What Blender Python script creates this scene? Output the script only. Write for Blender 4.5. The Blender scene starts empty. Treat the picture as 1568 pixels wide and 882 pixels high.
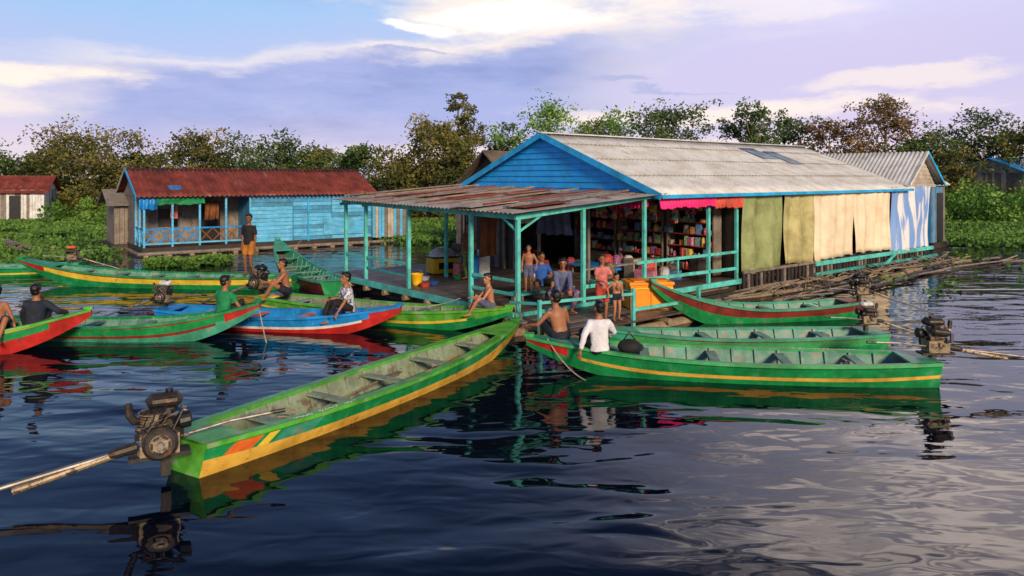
import bpy, math, random
import numpy as np
from mathutils import Vector, Matrix
R=random.Random(11)
sc=bpy.context.scene
rad=math.radians
# ------------------------------------------------------------ materials
def nt(name):
    m=bpy.data.materials.new(name); m.use_nodes=True
    t=m.node_tree; b=t.nodes['Principled BSDF']
    return m,t,b
def N(t,typ,**k):
    n=t.nodes.new(typ)
    for a,v in k.items(): setattr(n,a,v)
    return n
def pm(name,col,rough=.6,var=.25,scale=4.,stretch=(1,1,1),wear=None,wamt=.0,wscale=3.,metal=0.,bump=.15,bscale=None,spec=.4,dirt=.4,dscale=1.7):
    m,t,b=nt(name); L=t.links.new
    tc=N(t,'ShaderNodeTexCoord'); mp=N(t,'ShaderNodeMapping'); mp.inputs['Scale'].default_value=stretch
    L(tc.outputs['Object'],mp.inputs[0])
    n1=N(t,'ShaderNodeTexNoise'); n1.inputs['Scale'].default_value=scale; n1.inputs['Detail'].default_value=6; n1.inputs['Roughness'].default_value=.65
    L(mp.outputs[0],n1.inputs['Vector'])
    cr=N(t,'ShaderNodeValToRGB'); e=cr.color_ramp.elements
    e[0].position=.3; e[1].position=.7
    e[0].color=tuple(max(0,c*(1-var)) for c in col)+(1,)
    e[1].color=tuple(min(1,c*(1+var)) for c in col)+(1,)
    L(n1.outputs['Fac'],cr.inputs[0]); out=cr.outputs[0]
    if wear:
        n2=N(t,'ShaderNodeTexNoise'); n2.inputs['Scale'].default_value=wscale; n2.inputs['Detail'].default_value=9; n2.inputs['Roughness'].default_value=.72
        L(mp.outputs[0],n2.inputs['Vector'])
        c2=N(t,'ShaderNodeValToRGB'); e=c2.color_ramp.elements
        p=.72-.4*wamt; e[0].position=p-.02; e[1].position=p+.08
        e[0].color=(0,0,0,1); e[1].color=(1,1,1,1)
        L(n2.outputs['Fac'],c2.inputs[0])
        mx=N(t,'ShaderNodeMix',data_type='RGBA'); L(c2.outputs[0],mx.inputs[0]); L(out,mx.inputs[6]); mx.inputs[7].default_value=tuple(wear)+(1,)
        out=mx.outputs[2]
    if dirt:
        n3=N(t,'ShaderNodeTexNoise'); n3.inputs['Scale'].default_value=dscale; n3.inputs['Detail'].default_value=9; n3.inputs['Roughness'].default_value=.7
        L(tc.outputs['Object'],n3.inputs['Vector'])
        c3=N(t,'ShaderNodeValToRGB'); e=c3.color_ramp.elements; e[0].position=.36; e[1].position=.58
        d_=1-dirt; e[0].color=(d_,d_*.94,d_*.86,1); e[1].color=(1,1,1,1); L(n3.outputs['Fac'],c3.inputs[0])
        m3=N(t,'ShaderNodeMix',data_type='RGBA',blend_type='MULTIPLY'); m3.inputs[0].default_value=1; L(out,m3.inputs[6]); L(c3.outputs[0],m3.inputs[7]); out=m3.outputs[2]
    L(out,b.inputs['Base Color'])
    b.inputs['Roughness'].default_value=rough; b.inputs['Metallic'].default_value=metal
    b.inputs['Specular IOR Level'].default_value=spec
    if bump:
        bp=N(t,'ShaderNodeBump'); bp.inputs['Strength'].default_value=bump; bp.inputs['Distance'].default_value=.02
        nb=N(t,'ShaderNodeTexNoise'); nb.inputs['Scale'].default_value=bscale or scale*4; nb.inputs['Detail'].default_value=4
        L(mp.outputs[0],nb.inputs['Vector']); L(nb.outputs['Fac'],bp.inputs['Height']); L(bp.outputs[0],b.inputs['Normal'])
    return m
mt={}
def gm(key,*a,**k):
    mt[key]=pm(key,*a,**k); return mt[key]
gm('aqua',(.10,.55,.48),wear=(.2,.24,.2),wamt=.25,wscale=6)
gm('aqua_dk',(.05,.34,.31),wear=(.1,.1,.08),wamt=.35)
gm('deck',(.085,.062,.05),stretch=(1,6,1),wear=(.18,.15,.13),wamt=.35,rough=.45)
gm('deck2',(.13,.11,.095),stretch=(1,6,1),wear=(.05,.27,.26),wamt=.3,rough=.5)
gm('darkwood',(.038,.028,.022),wear=(.09,.065,.05),wamt=.3)
gm('greywood',(.22,.185,.15),stretch=(3,3,1),wear=(.09,.07,.05),wamt=.4)
gm('bamboo',(.30,.22,.13),stretch=(1,1,1),wear=(.1,.08,.05),wamt=.4)
gm('blue',(.015,.33,.78),dirt=.2,var=.15,stretch=(1,1,5),wear=(.03,.17,.40),wamt=.2)
gm('blue_fascia',(.02,.40,.80),var=.1,wear=(.3,.4,.45),wamt=.12)
gm('paleblue',(.09,.43,.72),dirt=.25,var=.25,scale=2,stretch=(1,1,4),wear=(.36,.47,.5),wamt=.35,wscale=2)
gm('paleblue_dk',(.05,.27,.48),wear=(.2,.27,.3),wamt=.3)
gm('roof_main',(.64,.65,.62),var=.10,scale=.8,wear=(.44,.45,.43),wamt=.28,wscale=1.3,rough=.5,bump=.05,dirt=.25)
gm('roof_patch',(.20,.27,.36),var=.25,scale=2.5,rough=.2,bump=.05)
gm('roof_porch',(.36,.34,.31),var=.3,scale=1.2,stretch=(.6,2,1),wear=(.24,.075,.04),wamt=.5,wscale=1.2,rough=.5,bump=.1)
gm('rust',(.20,.04,.025),var=.5,scale=1.2,stretch=(1.6,.5,1),wear=(.36,.2,.16),wamt=.24,wscale=1.4,rough=.75,bump=.2)
gm('tarp_cream',(.76,.64,.45),dirt=.18,var=.12,scale=.7,stretch=(1,1,.5),wear=(.48,.37,.24),wamt=.22,wscale=1.2,rough=.6,bump=.1)
gm('tarp_green',(.28,.33,.13),var=.15,scale=2,wear=(.42,.42,.2),wamt=.3,wscale=1.2,rough=.65)
gm('tarp_olive',(.44,.40,.17),var=.15,scale=2,wear=(.24,.28,.11),wamt=.3,wscale=1.4,rough=.65)
gm('magenta',(.85,.02,.20),var=.2,rough=.7,dirt=.2); gm('redcloth',(.6,.08,.05),var=.2,rough=.7)
gm('thatch',(.15,.115,.08),var=.5,scale=6,stretch=(4,4,1),rough=.9,bump=.5)
gm('greythatch',(.22,.2,.18),var=.4,scale=6,stretch=(4,4,.6),rough=.9,bump=.5)
gm('siding_beige',(.48,.42,.34),var=.15,stretch=(1,1,4),wear=(.25,.2,.15),wamt=.3)
gm('white',(.7,.7,.68),var=.08); gm('orange',(.88,.29,.01),var=.1,rough=.4,bump=.02,dirt=.15)
gm('yellow',(.80,.45,.01),var=.1,rough=.35,bump=.02,dirt=.15)
gm('black',(.012,.012,.014),var=.3,rough=.4); gm('iron',(.05,.042,.035),var=.5,scale=20,metal=.5,rough=.5,wear=(.18,.08,.04),wamt=.35,wscale=12)
gm('steel',(.26,.25,.24),metal=.7,rough=.5,wear=(.2,.1,.06),wamt=.4,wscale=12)
gm('alu',(.36,.28,.19),metal=.35,rough=.5,scale=18,wear=(.06,.045,.035),wamt=.5,wscale=14)
gm('plastic_white',(.65,.67,.66),rough=.35,bump=.02)
gm('rope',(.35,.32,.24),rough=.9)
gm('b_green',(.012,.27,.075),var=.25,wear=(.10,.27,.14),wamt=.36,wscale=4,rough=.35,bump=.1)
gm('b_lime',(.10,.42,.04),var=.3,wear=(.28,.33,.18),wamt=.4,wscale=4,rough=.35,bump=.1)
gm('b_lgreen',(.055,.38,.12),var=.25,wear=(.25,.30,.2),wamt=.35,wscale=5,rough=.4,bump=.1)
gm('b_teal',(.05,.32,.20),var=.25,wear=(.22,.27,.2),wamt=.35,wscale=5,rough=.4,bump=.1)
gm('b_in',(.12,.31,.23),var=.35,wear=(.28,.27,.22),wamt=.5,wscale=4,rough=.6,bump=.15)
gm('b_ingrey',(.26,.33,.22),var=.35,wear=(.16,.135,.10),wamt=.45,wscale=4,rough=.6,bump=.15)
gm('b_floor',(.15,.14,.11),var=.4,wear=(.06,.055,.04),wamt=.4,wscale=5,rough=.5,bump=.2)
gm('b_ochre',(.70,.41,.06),var=.25,scale=3,wear=(.33,.10,.03),wamt=.33,wscale=5,rough=.4,bump=.1,dirt=.3)
gm('b_yellow',(.80,.57,.05),var=.15,wear=(.4,.25,.1),wamt=.25,rough=.4,dirt=.3)
gm('b_red',(.50,.025,.02),var=.25,wear=(.18,.05,.03),wamt=.3,wscale=5,rough=.4)
gm('b_maroon',(.22,.03,.022),var=.3,wear=(.05,.03,.02),wamt=.35,wscale=5,rough=.45)
gm('b_blue',(.015,.25,.66),var=.25,wear=(.2,.33,.45),wamt=.25,wscale=5,rough=.35)
gm('b_orange',(.75,.15,.03),var=.2,wear=(.3,.1,.05),wamt=.3,rough=.4)
gm('b_white',(.72,.70,.62),var=.15,wear=(.3,.4,.3),wamt=.25,rough=.45)
gm('hairm',(.008,.006,.005),var=.4,scale=40,rough=.35,bump=.4,bscale=120)
def skinm(name,c):
    m=pm(name,c,rough=.5,var=.12,scale=9,bump=.08,spec=.35,dirt=.15); b=m.node_tree.nodes['Principled BSDF']
    b.inputs['Subsurface Weight'].default_value=.08; b.inputs['Subsurface Radius'].default_value=(.02,.008,.004)
    mt[name]=m
skinm('skin',(.32,.135,.065)); skinm('skin_dk',(.21,.09,.047)); skinm('skin_lt',(.42,.19,.10))
gm('eyew',(.5,.48,.45),bump=0); gm('lip',(.2,.05,.04),bump=0)
gm('c_green',(.01,.23,.08),rough=.8,bump=.4,scale=8); gm('c_navy',(.012,.018,.035),rough=.8,bump=.4,scale=8)
gm('c_black',(.012,.012,.014),rough=.8,bump=.4,scale=8); gm('c_white',(.66,.67,.72),rough=.8,var=.08,bump=.5,scale=8,dirt=.15)
gm('c_blue',(.02,.10,.40),rough=.8,bump=.4,scale=8); gm('c_slate',(.10,.12,.22),rough=.8,bump=.4,scale=8)
gm('c_pink',(.66,.18,.17),rough=.8,bump=.4,scale=8,wear=(.7,.5,.45),wamt=.35,wscale=25)
gm('c_red',(.5,.05,.03),rough=.8,bump=.4); gm('c_brown',(.20,.07,.02),rough=.8,bump=.4)
gm('c_gold',(.48,.18,.02),rough=.8,bump=.4); gm('c_floral',(.66,.67,.72),rough=.8,var=.1,bump=.4,scale=8,wear=(.02,.025,.09),wamt=.58,wscale=16,dirt=.1)
gm('c_print',(.03,.22,.06),rough=.8,wear=(.6,.3,.05),wamt=.5,wscale=14)
gm('c_purple',(.16,.09,.2),rough=.8,wear=(.4,.3,.35),wamt=.4,wscale=14)
def striped():
    m,t,b=nt('tarp_striped'); L=t.links.new
    tc=N(t,'ShaderNodeTexCoord'); mp=N(t,'ShaderNodeMapping'); mp.inputs['Scale'].default_value=(1.6,1,.22); mp.inputs['Rotation'].default_value=(0,.12,0); L(tc.outputs['Object'],mp.inputs[0])
    n=N(t,'ShaderNodeTexNoise'); n.inputs['Scale'].default_value=2.6; n.inputs['Detail'].default_value=3; n.inputs['Distortion'].default_value=.7; L(mp.outputs[0],n.inputs['Vector'])
    c=N(t,'ShaderNodeValToRGB'); e=c.color_ramp.elements; e[0].position=.46;e[1].position=.54; e[0].color=(.16,.30,.60,1); e[1].color=(.66,.66,.66,1)
    L(n.outputs['Fac'],c.inputs[0]); L(c.outputs[0],b.inputs['Base Color']); b.inputs['Roughness'].default_value=.5
    mt['tarp_striped']=m
striped()
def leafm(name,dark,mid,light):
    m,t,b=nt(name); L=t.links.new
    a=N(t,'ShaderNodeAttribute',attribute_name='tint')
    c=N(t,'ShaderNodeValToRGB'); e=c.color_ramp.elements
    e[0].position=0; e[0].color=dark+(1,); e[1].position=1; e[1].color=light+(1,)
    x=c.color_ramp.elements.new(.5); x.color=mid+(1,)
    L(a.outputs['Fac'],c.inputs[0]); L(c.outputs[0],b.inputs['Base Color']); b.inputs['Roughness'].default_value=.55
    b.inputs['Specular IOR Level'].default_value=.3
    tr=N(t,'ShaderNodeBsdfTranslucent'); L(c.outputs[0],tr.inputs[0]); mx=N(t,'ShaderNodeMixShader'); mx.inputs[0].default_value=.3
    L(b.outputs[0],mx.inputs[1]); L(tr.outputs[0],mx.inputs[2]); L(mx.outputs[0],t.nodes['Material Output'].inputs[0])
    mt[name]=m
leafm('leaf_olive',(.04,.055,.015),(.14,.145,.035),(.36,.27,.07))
leafm('leaf_green',(.022,.045,.012),(.07,.13,.03),(.20,.25,.06))
leafm('leaf_bright',(.04,.10,.015),(.13,.28,.04),(.32,.45,.09))
leafm('leaf_hyacinth',(.02,.06,.012),(.08,.19,.03),(.20,.34,.06))
leafm('leaf_brown',(.06,.04,.018),(.19,.13,.05),(.38,.24,.10))
gm('bark',(.20,.155,.12),stretch=(3,3,.6),var=.4,rough=.9,bump=.5)

# ------------------------------------------------------------ mesh builder
class MB:
    def __init__(s): s.v=[];s.f=[];s.m=[];s.mats=[]
    def mi(s,k):
        if k not in s.mats: s.mats.append(k)
        return s.mats.index(k)
    def add(s,vs,fs,k):
        o=len(s.v); s.v+= [tuple(v) for v in vs]; i=s.mi(k)
        for f in fs: s.f.append(tuple(o+a for a in f)); s.m.append(i)
    def box(s,c,d,k,rz=0,tilt=None):
        M=Matrix.Rotation(rz,3,'Z')
        if tilt: M=M@Matrix.Rotation(tilt[1],3,tilt[0])
        vs=[Vector(c)+M@Vector((x*d[0]/2,y*d[1]/2,z*d[2]/2)) for x in(-1,1) for y in(-1,1) for z in(-1,1)]
        s.add(vs,[(0,1,3,2),(4,6,7,5),(0,4,5,1),(2,3,7,6),(0,2,6,4),(1,5,7,3)],k)
    def beam(s,p,q,w,h,k):
        p=Vector(p);q=Vector(q); d=(q-p).normalized()
        up=Vector((0,0,1)) if abs(d.z)<.95 else Vector((0,1,0))
        x=d.cross(up).normalized(); y=x.cross(d).normalized()
        vs=[a+x*(i*w/2)+y*(j*h/2) for a in(p,q) for i in(-1,1) for j in(-1,1)]
        s.add(vs,[(0,1,3,2),(4,6,7,5),(0,4,5,1),(2,3,7,6),(0,2,6,4),(1,5,7,3)],k)
    def tube(s,ps,rs,k,seg=8,side=None,cap=True):
        ps=[Vector(p) for p in ps]; n=len(ps); vs=[]; x=None
        for i,p in enumerate(ps):
            d=(ps[min(i+1,n-1)]-ps[max(i-1,0)])
            d=d.normalized() if d.length>1e-6 else Vector((0,0,1))
            ref=Vector(side) if side is not None else (x if x is not None else (Vector((1,0,0)) if abs(d.x)<.8 else Vector((0,1,0))))
            x=(ref-d*ref.dot(d)); x=x.normalized() if x.length>1e-4 else d.orthogonal().normalized()
            y=d.cross(x); r=rs[i]; ra,rb=(r if isinstance(r,tuple) else (r,r))
            for j in range(seg):
                a=2*math.pi*j/seg; vs.append(p+x*math.cos(a)*ra+y*math.sin(a)*rb)
        fs=[(i*seg+j,i*seg+(j+1)%seg,(i+1)*seg+(j+1)%seg,(i+1)*seg+j) for i in range(n-1) for j in range(seg)]
        if cap: fs+= [tuple(reversed(range(seg))),tuple((n-1)*seg+j for j in range(seg))]
        s.add(vs,fs,k)
    def ell(s,c,r,k,M=None,seg=14,rings=9):
        c=Vector(c); M=M or Matrix.Identity(3); vs=[];
        for i in range(1,rings):
            th=math.pi*i/rings
            for j in range(seg):
                a=2*math.pi*j/seg
                vs.append(c+M@Vector((r[0]*math.sin(th)*math.cos(a),r[1]*math.sin(th)*math.sin(a),r[2]*math.cos(th))))
        o=len(vs); vs+=[c+M@Vector((0,0,r[2])),c-M@Vector((0,0,r[2]))]
        fs=[(i*seg+j,(i+1)*seg+j,(i+1)*seg+(j+1)%seg,i*seg+(j+1)%seg) for i in range(rings-2) for j in range(seg)]
        fs+=[(o,j,(j+1)%seg) for j in range(seg)]+[(o+1,(rings-2)*seg+(j+1)%seg,(rings-2)*seg+j) for j in range(seg)]
        s.add(vs,fs,k)
    def grid(s,fn,nu,nv,k,kf=None):
        vs=[fn(i/nu,j/nv) for i in range(nu+1) for j in range(nv+1)]
        fs=[(i*(nv+1)+j,(i+1)*(nv+1)+j,(i+1)*(nv+1)+j+1,i*(nv+1)+j+1) for i in range(nu) for j in range(nv)]
        s.add(vs,fs,k)
    def build(s,name,parent=None,smooth=False,bevel=0,solid=0,loc=None,rz=0,remesh=0):
        me=bpy.data.meshes.new(name); me.from_pydata(s.v,[],s.f)
        for k in s.mats: me.materials.append(mt[k])
        me.polygons.foreach_set('material_index',s.m)
        if smooth: me.polygons.foreach_set('use_smooth',[True]*len(s.f))
        me.update()
        o=bpy.data.objects.new(name,me); sc.collection.objects.link(o)
        if parent: o.parent=parent
        if loc: o.location=loc
        o.rotation_euler=(0,0,rz)
        if solid:
            d=o.modifiers.new('s','SOLIDIFY'); d.thickness=solid
        if bevel:
            d=o.modifiers.new('b','BEVEL'); d.width=bevel; d.segments=2; d.limit_method='ANGLE'
        if remesh:
            d=o.modifiers.new('r','REMESH'); d.mode='VOXEL'; d.voxel_size=remesh; d.use_smooth_shade=True
            d=o.modifiers.new('sm','SMOOTH'); d.iterations=4; d.factor=.5
            if name in('shirt','trousers','hair'):
                tx=bpy.data.textures.get('folds') or bpy.data.textures.new('folds','CLOUDS'); tx.noise_scale=.09; tx.noise_depth=2
                d=o.modifiers.new('folds','DISPLACE'); d.texture=tx; d.strength=.024 if name!='hair' else .02; d.mid_level=.45
        return o
def empty(name,loc=(0,0,0),rz=0):
    e=bpy.data.objects.new(name,None); sc.collection.objects.link(e); e.location=loc; e.rotation_euler=(0,0,rz); e.empty_display_size=.3
    return e
def quads(name,V,tint,mat,parent=None):
    n=len(V); me=bpy.data.meshes.new(name)
    me.vertices.add(n*4); me.vertices.foreach_set('co',V.reshape(-1).astype(np.float32))
    me.loops.add(n*4); me.loops.foreach_set('vertex_index',np.arange(n*4,dtype=np.int32))
    me.polygons.add(n); me.polygons.foreach_set('loop_start',np.arange(0,n*4,4,dtype=np.int32))
    me.polygons.foreach_set('loop_total',np.full(n,4,dtype=np.int32))
    me.materials.append(mt[mat]); me.update(calc_edges=True)
    a=me.attributes.new('tint','FLOAT','POINT'); a.data.foreach_set('value',np.repeat(np.clip(tint,0,1),4).astype(np.float32))
    o=bpy.data.objects.new(name,me); sc.collection.objects.link(o)
    if parent: o.parent=parent
    return o
rs=np.random.RandomState(5)
def leafquads(C,size,up=.3,asp=.55):
    n=len(C); d=rs.normal(size=(n,3)); d[:,2]=d[:,2]*.7+up; d/=np.linalg.norm(d,axis=1)[:,None]
    e=rs.normal(size=(n,3)); e-=d*(e*d).sum(1)[:,None]; e/=np.linalg.norm(e,axis=1)[:,None]
    s=(size*rs.uniform(.6,1.3,n))[:,None]
    return np.stack([C-d*s*.5,C+e*s*asp*.5,C+d*s*.5,C-e*s*asp*.5],1)

# ------------------------------------------------------------ world
w=bpy.data.worlds.new('World'); sc.world=w; w.use_nodes=True
t=w.node_tree; t.nodes.clear(); L=t.links.new
SUN_AZ=rad(158); SUN_EL=rad(22)
def sk(v,i,sock):
    if isinstance(v,(int,float)): sock.default_value=v
    else: L(v,sock)
def M(op,a,b=None,c=None):
    n=N(t,'ShaderNodeMath',operation=op); sk(a,0,n.inputs[0])
    if b is not None: sk(b,1,n.inputs[1])
    if c is not None: sk(c,2,n.inputs[2])
    return n.outputs[0]
def mixc(f,a,b):
    n=N(t,'ShaderNodeMix',data_type='RGBA'); n.clamp_factor=True
    sk(f,0,n.inputs[0])
    for v,i in((a,6),(b,7)):
        if isinstance(v,tuple): n.inputs[i].default_value=v+(1,)
        else: L(v,n.inputs[i])
    return n.outputs[2]
tc=N(t,'ShaderNodeTexCoord'); sp=N(t,'ShaderNodeSeparateXYZ'); L(tc.outputs['Generated'],sp.inputs[0])
def wn(scale,st,det=6,off=0,rough=.55):
    mp=N(t,'ShaderNodeMapping'); mp.inputs['Scale'].default_value=st; mp.inputs['Location'].default_value=(off,off*.7,off*.3)
    L(tc.outputs['Generated'],mp.inputs[0]); n=N(t,'ShaderNodeTexNoise'); n.inputs['Scale'].default_value=scale; n.inputs['Detail'].default_value=det; n.inputs['Roughness'].default_value=rough
    L(mp.outputs[0],n.inputs['Vector']); return n.outputs['Fac']
U0=M('ARCTAN2',sp.outputs[0],sp.outputs[1]); V0=M('ARCSINE',sp.outputs[2])
nA=M('SUBTRACT',wn(3.2,(1,1,3.2),7,1.3),.5); nB=M('SUBTRACT',wn(3.5,(1,1,3.0),7,5.1,.6),.5); nC=wn(7,(1,1,3.6),9,9.,.62); nD=wn(2.6,(1,1,4.5),8,3.3,.6)
U=M('MULTIPLY_ADD',nA,.30,U0); V=M('MULTIPLY_ADD',nB,.09,V0)
fl=M('MULTIPLY',M('SUBTRACT',nC,.5),1.9)
def blob(u,v,su,sv,k=1.,a=0):
    x=M('DIVIDE',M('SUBTRACT',U,u),su)
    vv=V if a==0 else M('SUBTRACT',V,M('MULTIPLY',M('SUBTRACT',U,u),a))
    y=M('DIVIDE',M('SUBTRACT',vv,v),sv)
    e=M('EXPONENT',M('MULTIPLY',M('ADD',M('MULTIPLY',x,x),M('MULTIPLY',y,y)),-1.))
    return M('MULTIPLY',e,k)
def fluffy(b):
    return M('MULTIPLY_ADD',M('MULTIPLY',fl,1.0),M('MINIMUM',M('MULTIPLY',b,2.),1.),b)
def sharp(f,lo,hi):
    n=N(t,'ShaderNodeMapRange',interpolation_type='SMOOTHSTEP'); L(f,n.inputs[0]); n.inputs[1].default_value=lo; n.inputs[2].default_value=hi
    return n.outputs[0]
g=N(t,'ShaderNodeValToRGB'); L(V,g.inputs[0]); e=g.color_ramp.elements
e[0].position=0; e[0].color=(.88,.70,.76,1); e[1].position=1; e[1].color=(.03,.06,.18,1)
for p,c in((.06,(.72,.62,.84,1)),(.14,(.50,.56,.86,1)),(.22,(.36,.58,.90,1)),(.33,(.16,.29,.62,1)),(.55,(.06,.11,.30,1))):
    x=e.new(p); x.color=c
col=g.outputs[0]
col=mixc(blob(.42,.15,.45,.12,.9),col,(.68,.60,.86))
col=mixc(M('MULTIPLY',sharp(nD,.50,.7),blob(.5,.16,.4,.1,.7)),col,(.86,.72,.86))
cream=(1.08,.92,.80); white=(1.25,1.12,1.02)
for b,lo,hi,k,c_ in((blob(.03,.240,.24,.055,1.25),.25,1.1,.9,cream),(blob(.03,.225,.12,.028,1.25),.35,1.1,1.,white),(blob(-.12,.20,.05,.010,1.1),.3,.9,.9,white),(blob(.30,.23,.22,.03),.3,1.,.5,cream)):
    col=mixc(M('MULTIPLY',sharp(fluffy(b),lo,hi),k),col,c_)
rise=M('ADD',M('MULTIPLY',sharp(U,-.42,-.12),.022),M('MULTIPLY',sharp(U,-.10,.10),.035))
ridge=M('ADD',M('ADD',rise,.158),M('MULTIPLY_ADD',fl,.030,M('MULTIPLY',nB,.05)))
dd=M('SUBTRACT',ridge,V)
right=M('SUBTRACT',1.,sharp(U,-.02,.30)); left=M('MULTIPLY_ADD',sharp(U,-.62,-.50),.75,.25)
rim=M('MULTIPLY',M('MULTIPLY',sharp(dd,-.006,.010),right),left)
col=mixc(M('MULTIPLY',rim,M('MULTIPLY_ADD',sharp(nD,.42,.6),.5,.5)),col,cream)
core=M('MULTIPLY',M('MULTIPLY',sharp(M('MULTIPLY_ADD',fl,.012,dd),.006,.032),right),left)
bank=mixc(sharp(nD,.42,.66),(.40,.45,.79),(.26,.32,.64)); bank=mixc(M('MULTIPLY',sharp(nC,.5,.72),.45),bank,(.54,.55,.83))
bank=mixc(sharp(V,.09,.02),bank,(.66,.58,.80))
col=mixc(core,col,bank)
for b,lo,hi,k in((blob(-.62,.125,.16,.022,1.15),.3,1.1,.95),(blob(-.64,.085,.14,.022,1.0),.3,1.1,.6),(blob(.32,.085,.34,.018),.3,1.,.8),(blob(.15,.03,.6,.022),.25,1.,.55),(blob(.52,.115,.13,.014),.3,.9,.6)):
    col=mixc(M('MULTIPLY',sharp(fluffy(b),lo,hi),k),col,cream)
for b in(blob(0,.155,.06,.006),blob(-.12,.165,.05,.004),blob(.16,.13,.08,.005),blob(.25,.12,.06,.004)):
    col=mixc(M('MULTIPLY',sharp(fluffy(b),.3,.9),.6),col,(.38,.42,.72))
col=mixc(blob(.60,.37,.36,.11,.9),col,(1.7,1.45,1.55))
hi=M('MULTIPLY',sharp(fluffy(blob(.66,.46,.40,.16,1.1)),.15,.9),sharp(wn(6,(1,1,5),5,2.2,.5),.38,.56))
col=mixc(hi,col,(3.2,2.7,2.45))
ns=N(t,'ShaderNodeTexSky',sky_type='NISHITA'); ns.sun_disc=False; ns.sun_elevation=SUN_EL; ns.sun_rotation=SUN_AZ
b1=N(t,'ShaderNodeBackground'); L(ns.outputs[0],b1.inputs[0]); b1.inputs[1].default_value=.10
b2=N(t,'ShaderNodeBackground'); L(col,b2.inputs[0]); b2.inputs[1].default_value=1.08
ms=N(t,'ShaderNodeMixShader'); ms.inputs[0].default_value=.92; L(b1.outputs[0],ms.inputs[1]); L(b2.outputs[0],ms.inputs[2])
ow=N(t,'ShaderNodeOutputWorld'); L(ms.outputs[0],ow.inputs[0])
sl=bpy.data.lights.new('sun','SUN'); sl.energy=4.4; sl.angle=rad(11); sl.color=(1,.79,.56)
so=bpy.data.objects.new('sun',sl); sc.collection.objects.link(so)
sd=Vector((math.sin(SUN_AZ)*math.cos(SUN_EL),math.cos(SUN_AZ)*math.cos(SUN_EL),math.sin(SUN_EL)))
so.rotation_euler=sd.to_track_quat('Z','Y').to_euler()
# ------------------------------------------------------------ camera (level, shifted lens)
cd=bpy.data.cameras.new('camera'); cam=bpy.data.objects.new('camera',cd); sc.collection.objects.link(cam); sc.camera=cam
cam.location=(0,0,3.3); cam.rotation_euler=(rad(90),0,0); cd.lens=1120/1568*36; cd.sensor_width=36; cd.shift_y=-(441-272)/1568; cd.clip_end=6000; cd.clip_start=.1
sc.view_settings.view_transform='Standard'; sc.view_settings.look='None'; sc.view_settings.exposure=0

# ------------------------------------------------------------ water / ground
def water():
    m,t,b=nt('water'); L=t.links.new
    b.inputs['Base Color'].default_value=(.001,.003,.009,1); b.inputs['Roughness'].default_value=.02; b.inputs['IOR'].default_value=1.333
    tc=N(t,'ShaderNodeTexCoord')
    def nz(sc_,st,det,dist=.0,rot=0):
        mp=N(t,'ShaderNodeMapping'); mp.inputs['Scale'].default_value=st; mp.inputs['Rotation'].default_value=(0,0,rot); L(tc.outputs['Object'],mp.inputs[0])
        n=N(t,'ShaderNodeTexNoise'); n.inputs['Scale'].default_value=sc_; n.inputs['Detail'].default_value=det; n.inputs['Distortion'].default_value=dist; n.inputs['Roughness'].default_value=.4
        L(mp.outputs[0],n.inputs['Vector']); return n.outputs['Fac']
    a=nz(.75,(.55,1.3,1),1.5,.7,.15); c=nz(2.6,(.6,1.3,1),1.5,.5,-.2); d=nz(.22,(1,1,1),2)
    m1=N(t,'ShaderNodeMath',operation='MULTIPLY_ADD'); L(c,m1.inputs[0]); m1.inputs[1].default_value=.18; L(a,m1.inputs[2])
    mr=N(t,'ShaderNodeMapRange'); L(d,mr.inputs[0]); mr.inputs[1].default_value=.35; mr.inputs[2].default_value=.65; mr.inputs[3].default_value=.4; mr.inputs[4].default_value=1.
    m2=N(t,'ShaderNodeMath',operation='MULTIPLY'); L(m1.outputs[0],m2.inputs[0]); L(mr.outputs[0],m2.inputs[1])
    bp=N(t,'ShaderNodeBump'); bp.inputs['Strength'].default_value=1; bp.inputs['Distance'].default_value=.09; L(m2.outputs[0],bp.inputs['Height']); L(bp.outputs[0],b.inputs['Normal'])
    mt['water']=m
water()
q=MB(); q.add([(-3000,-60,0),(3000,-60,0),(3000,4000,0),(-3000,4000,0)],[(0,1,2,3)],'water'); q.build('water')
gm('groundm',(.06,.075,.03),scale=.3,rough=.95)
q=MB(); q.add([(-2500,74,.25),(2500,74,.25),(2500,3900,.5),(-2500,3900,.5),(-2500,70,-.3),(2500,70,-.3)],[(0,1,2,3),(4,5,1,0)],'groundm'); q.build('ground')

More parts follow.
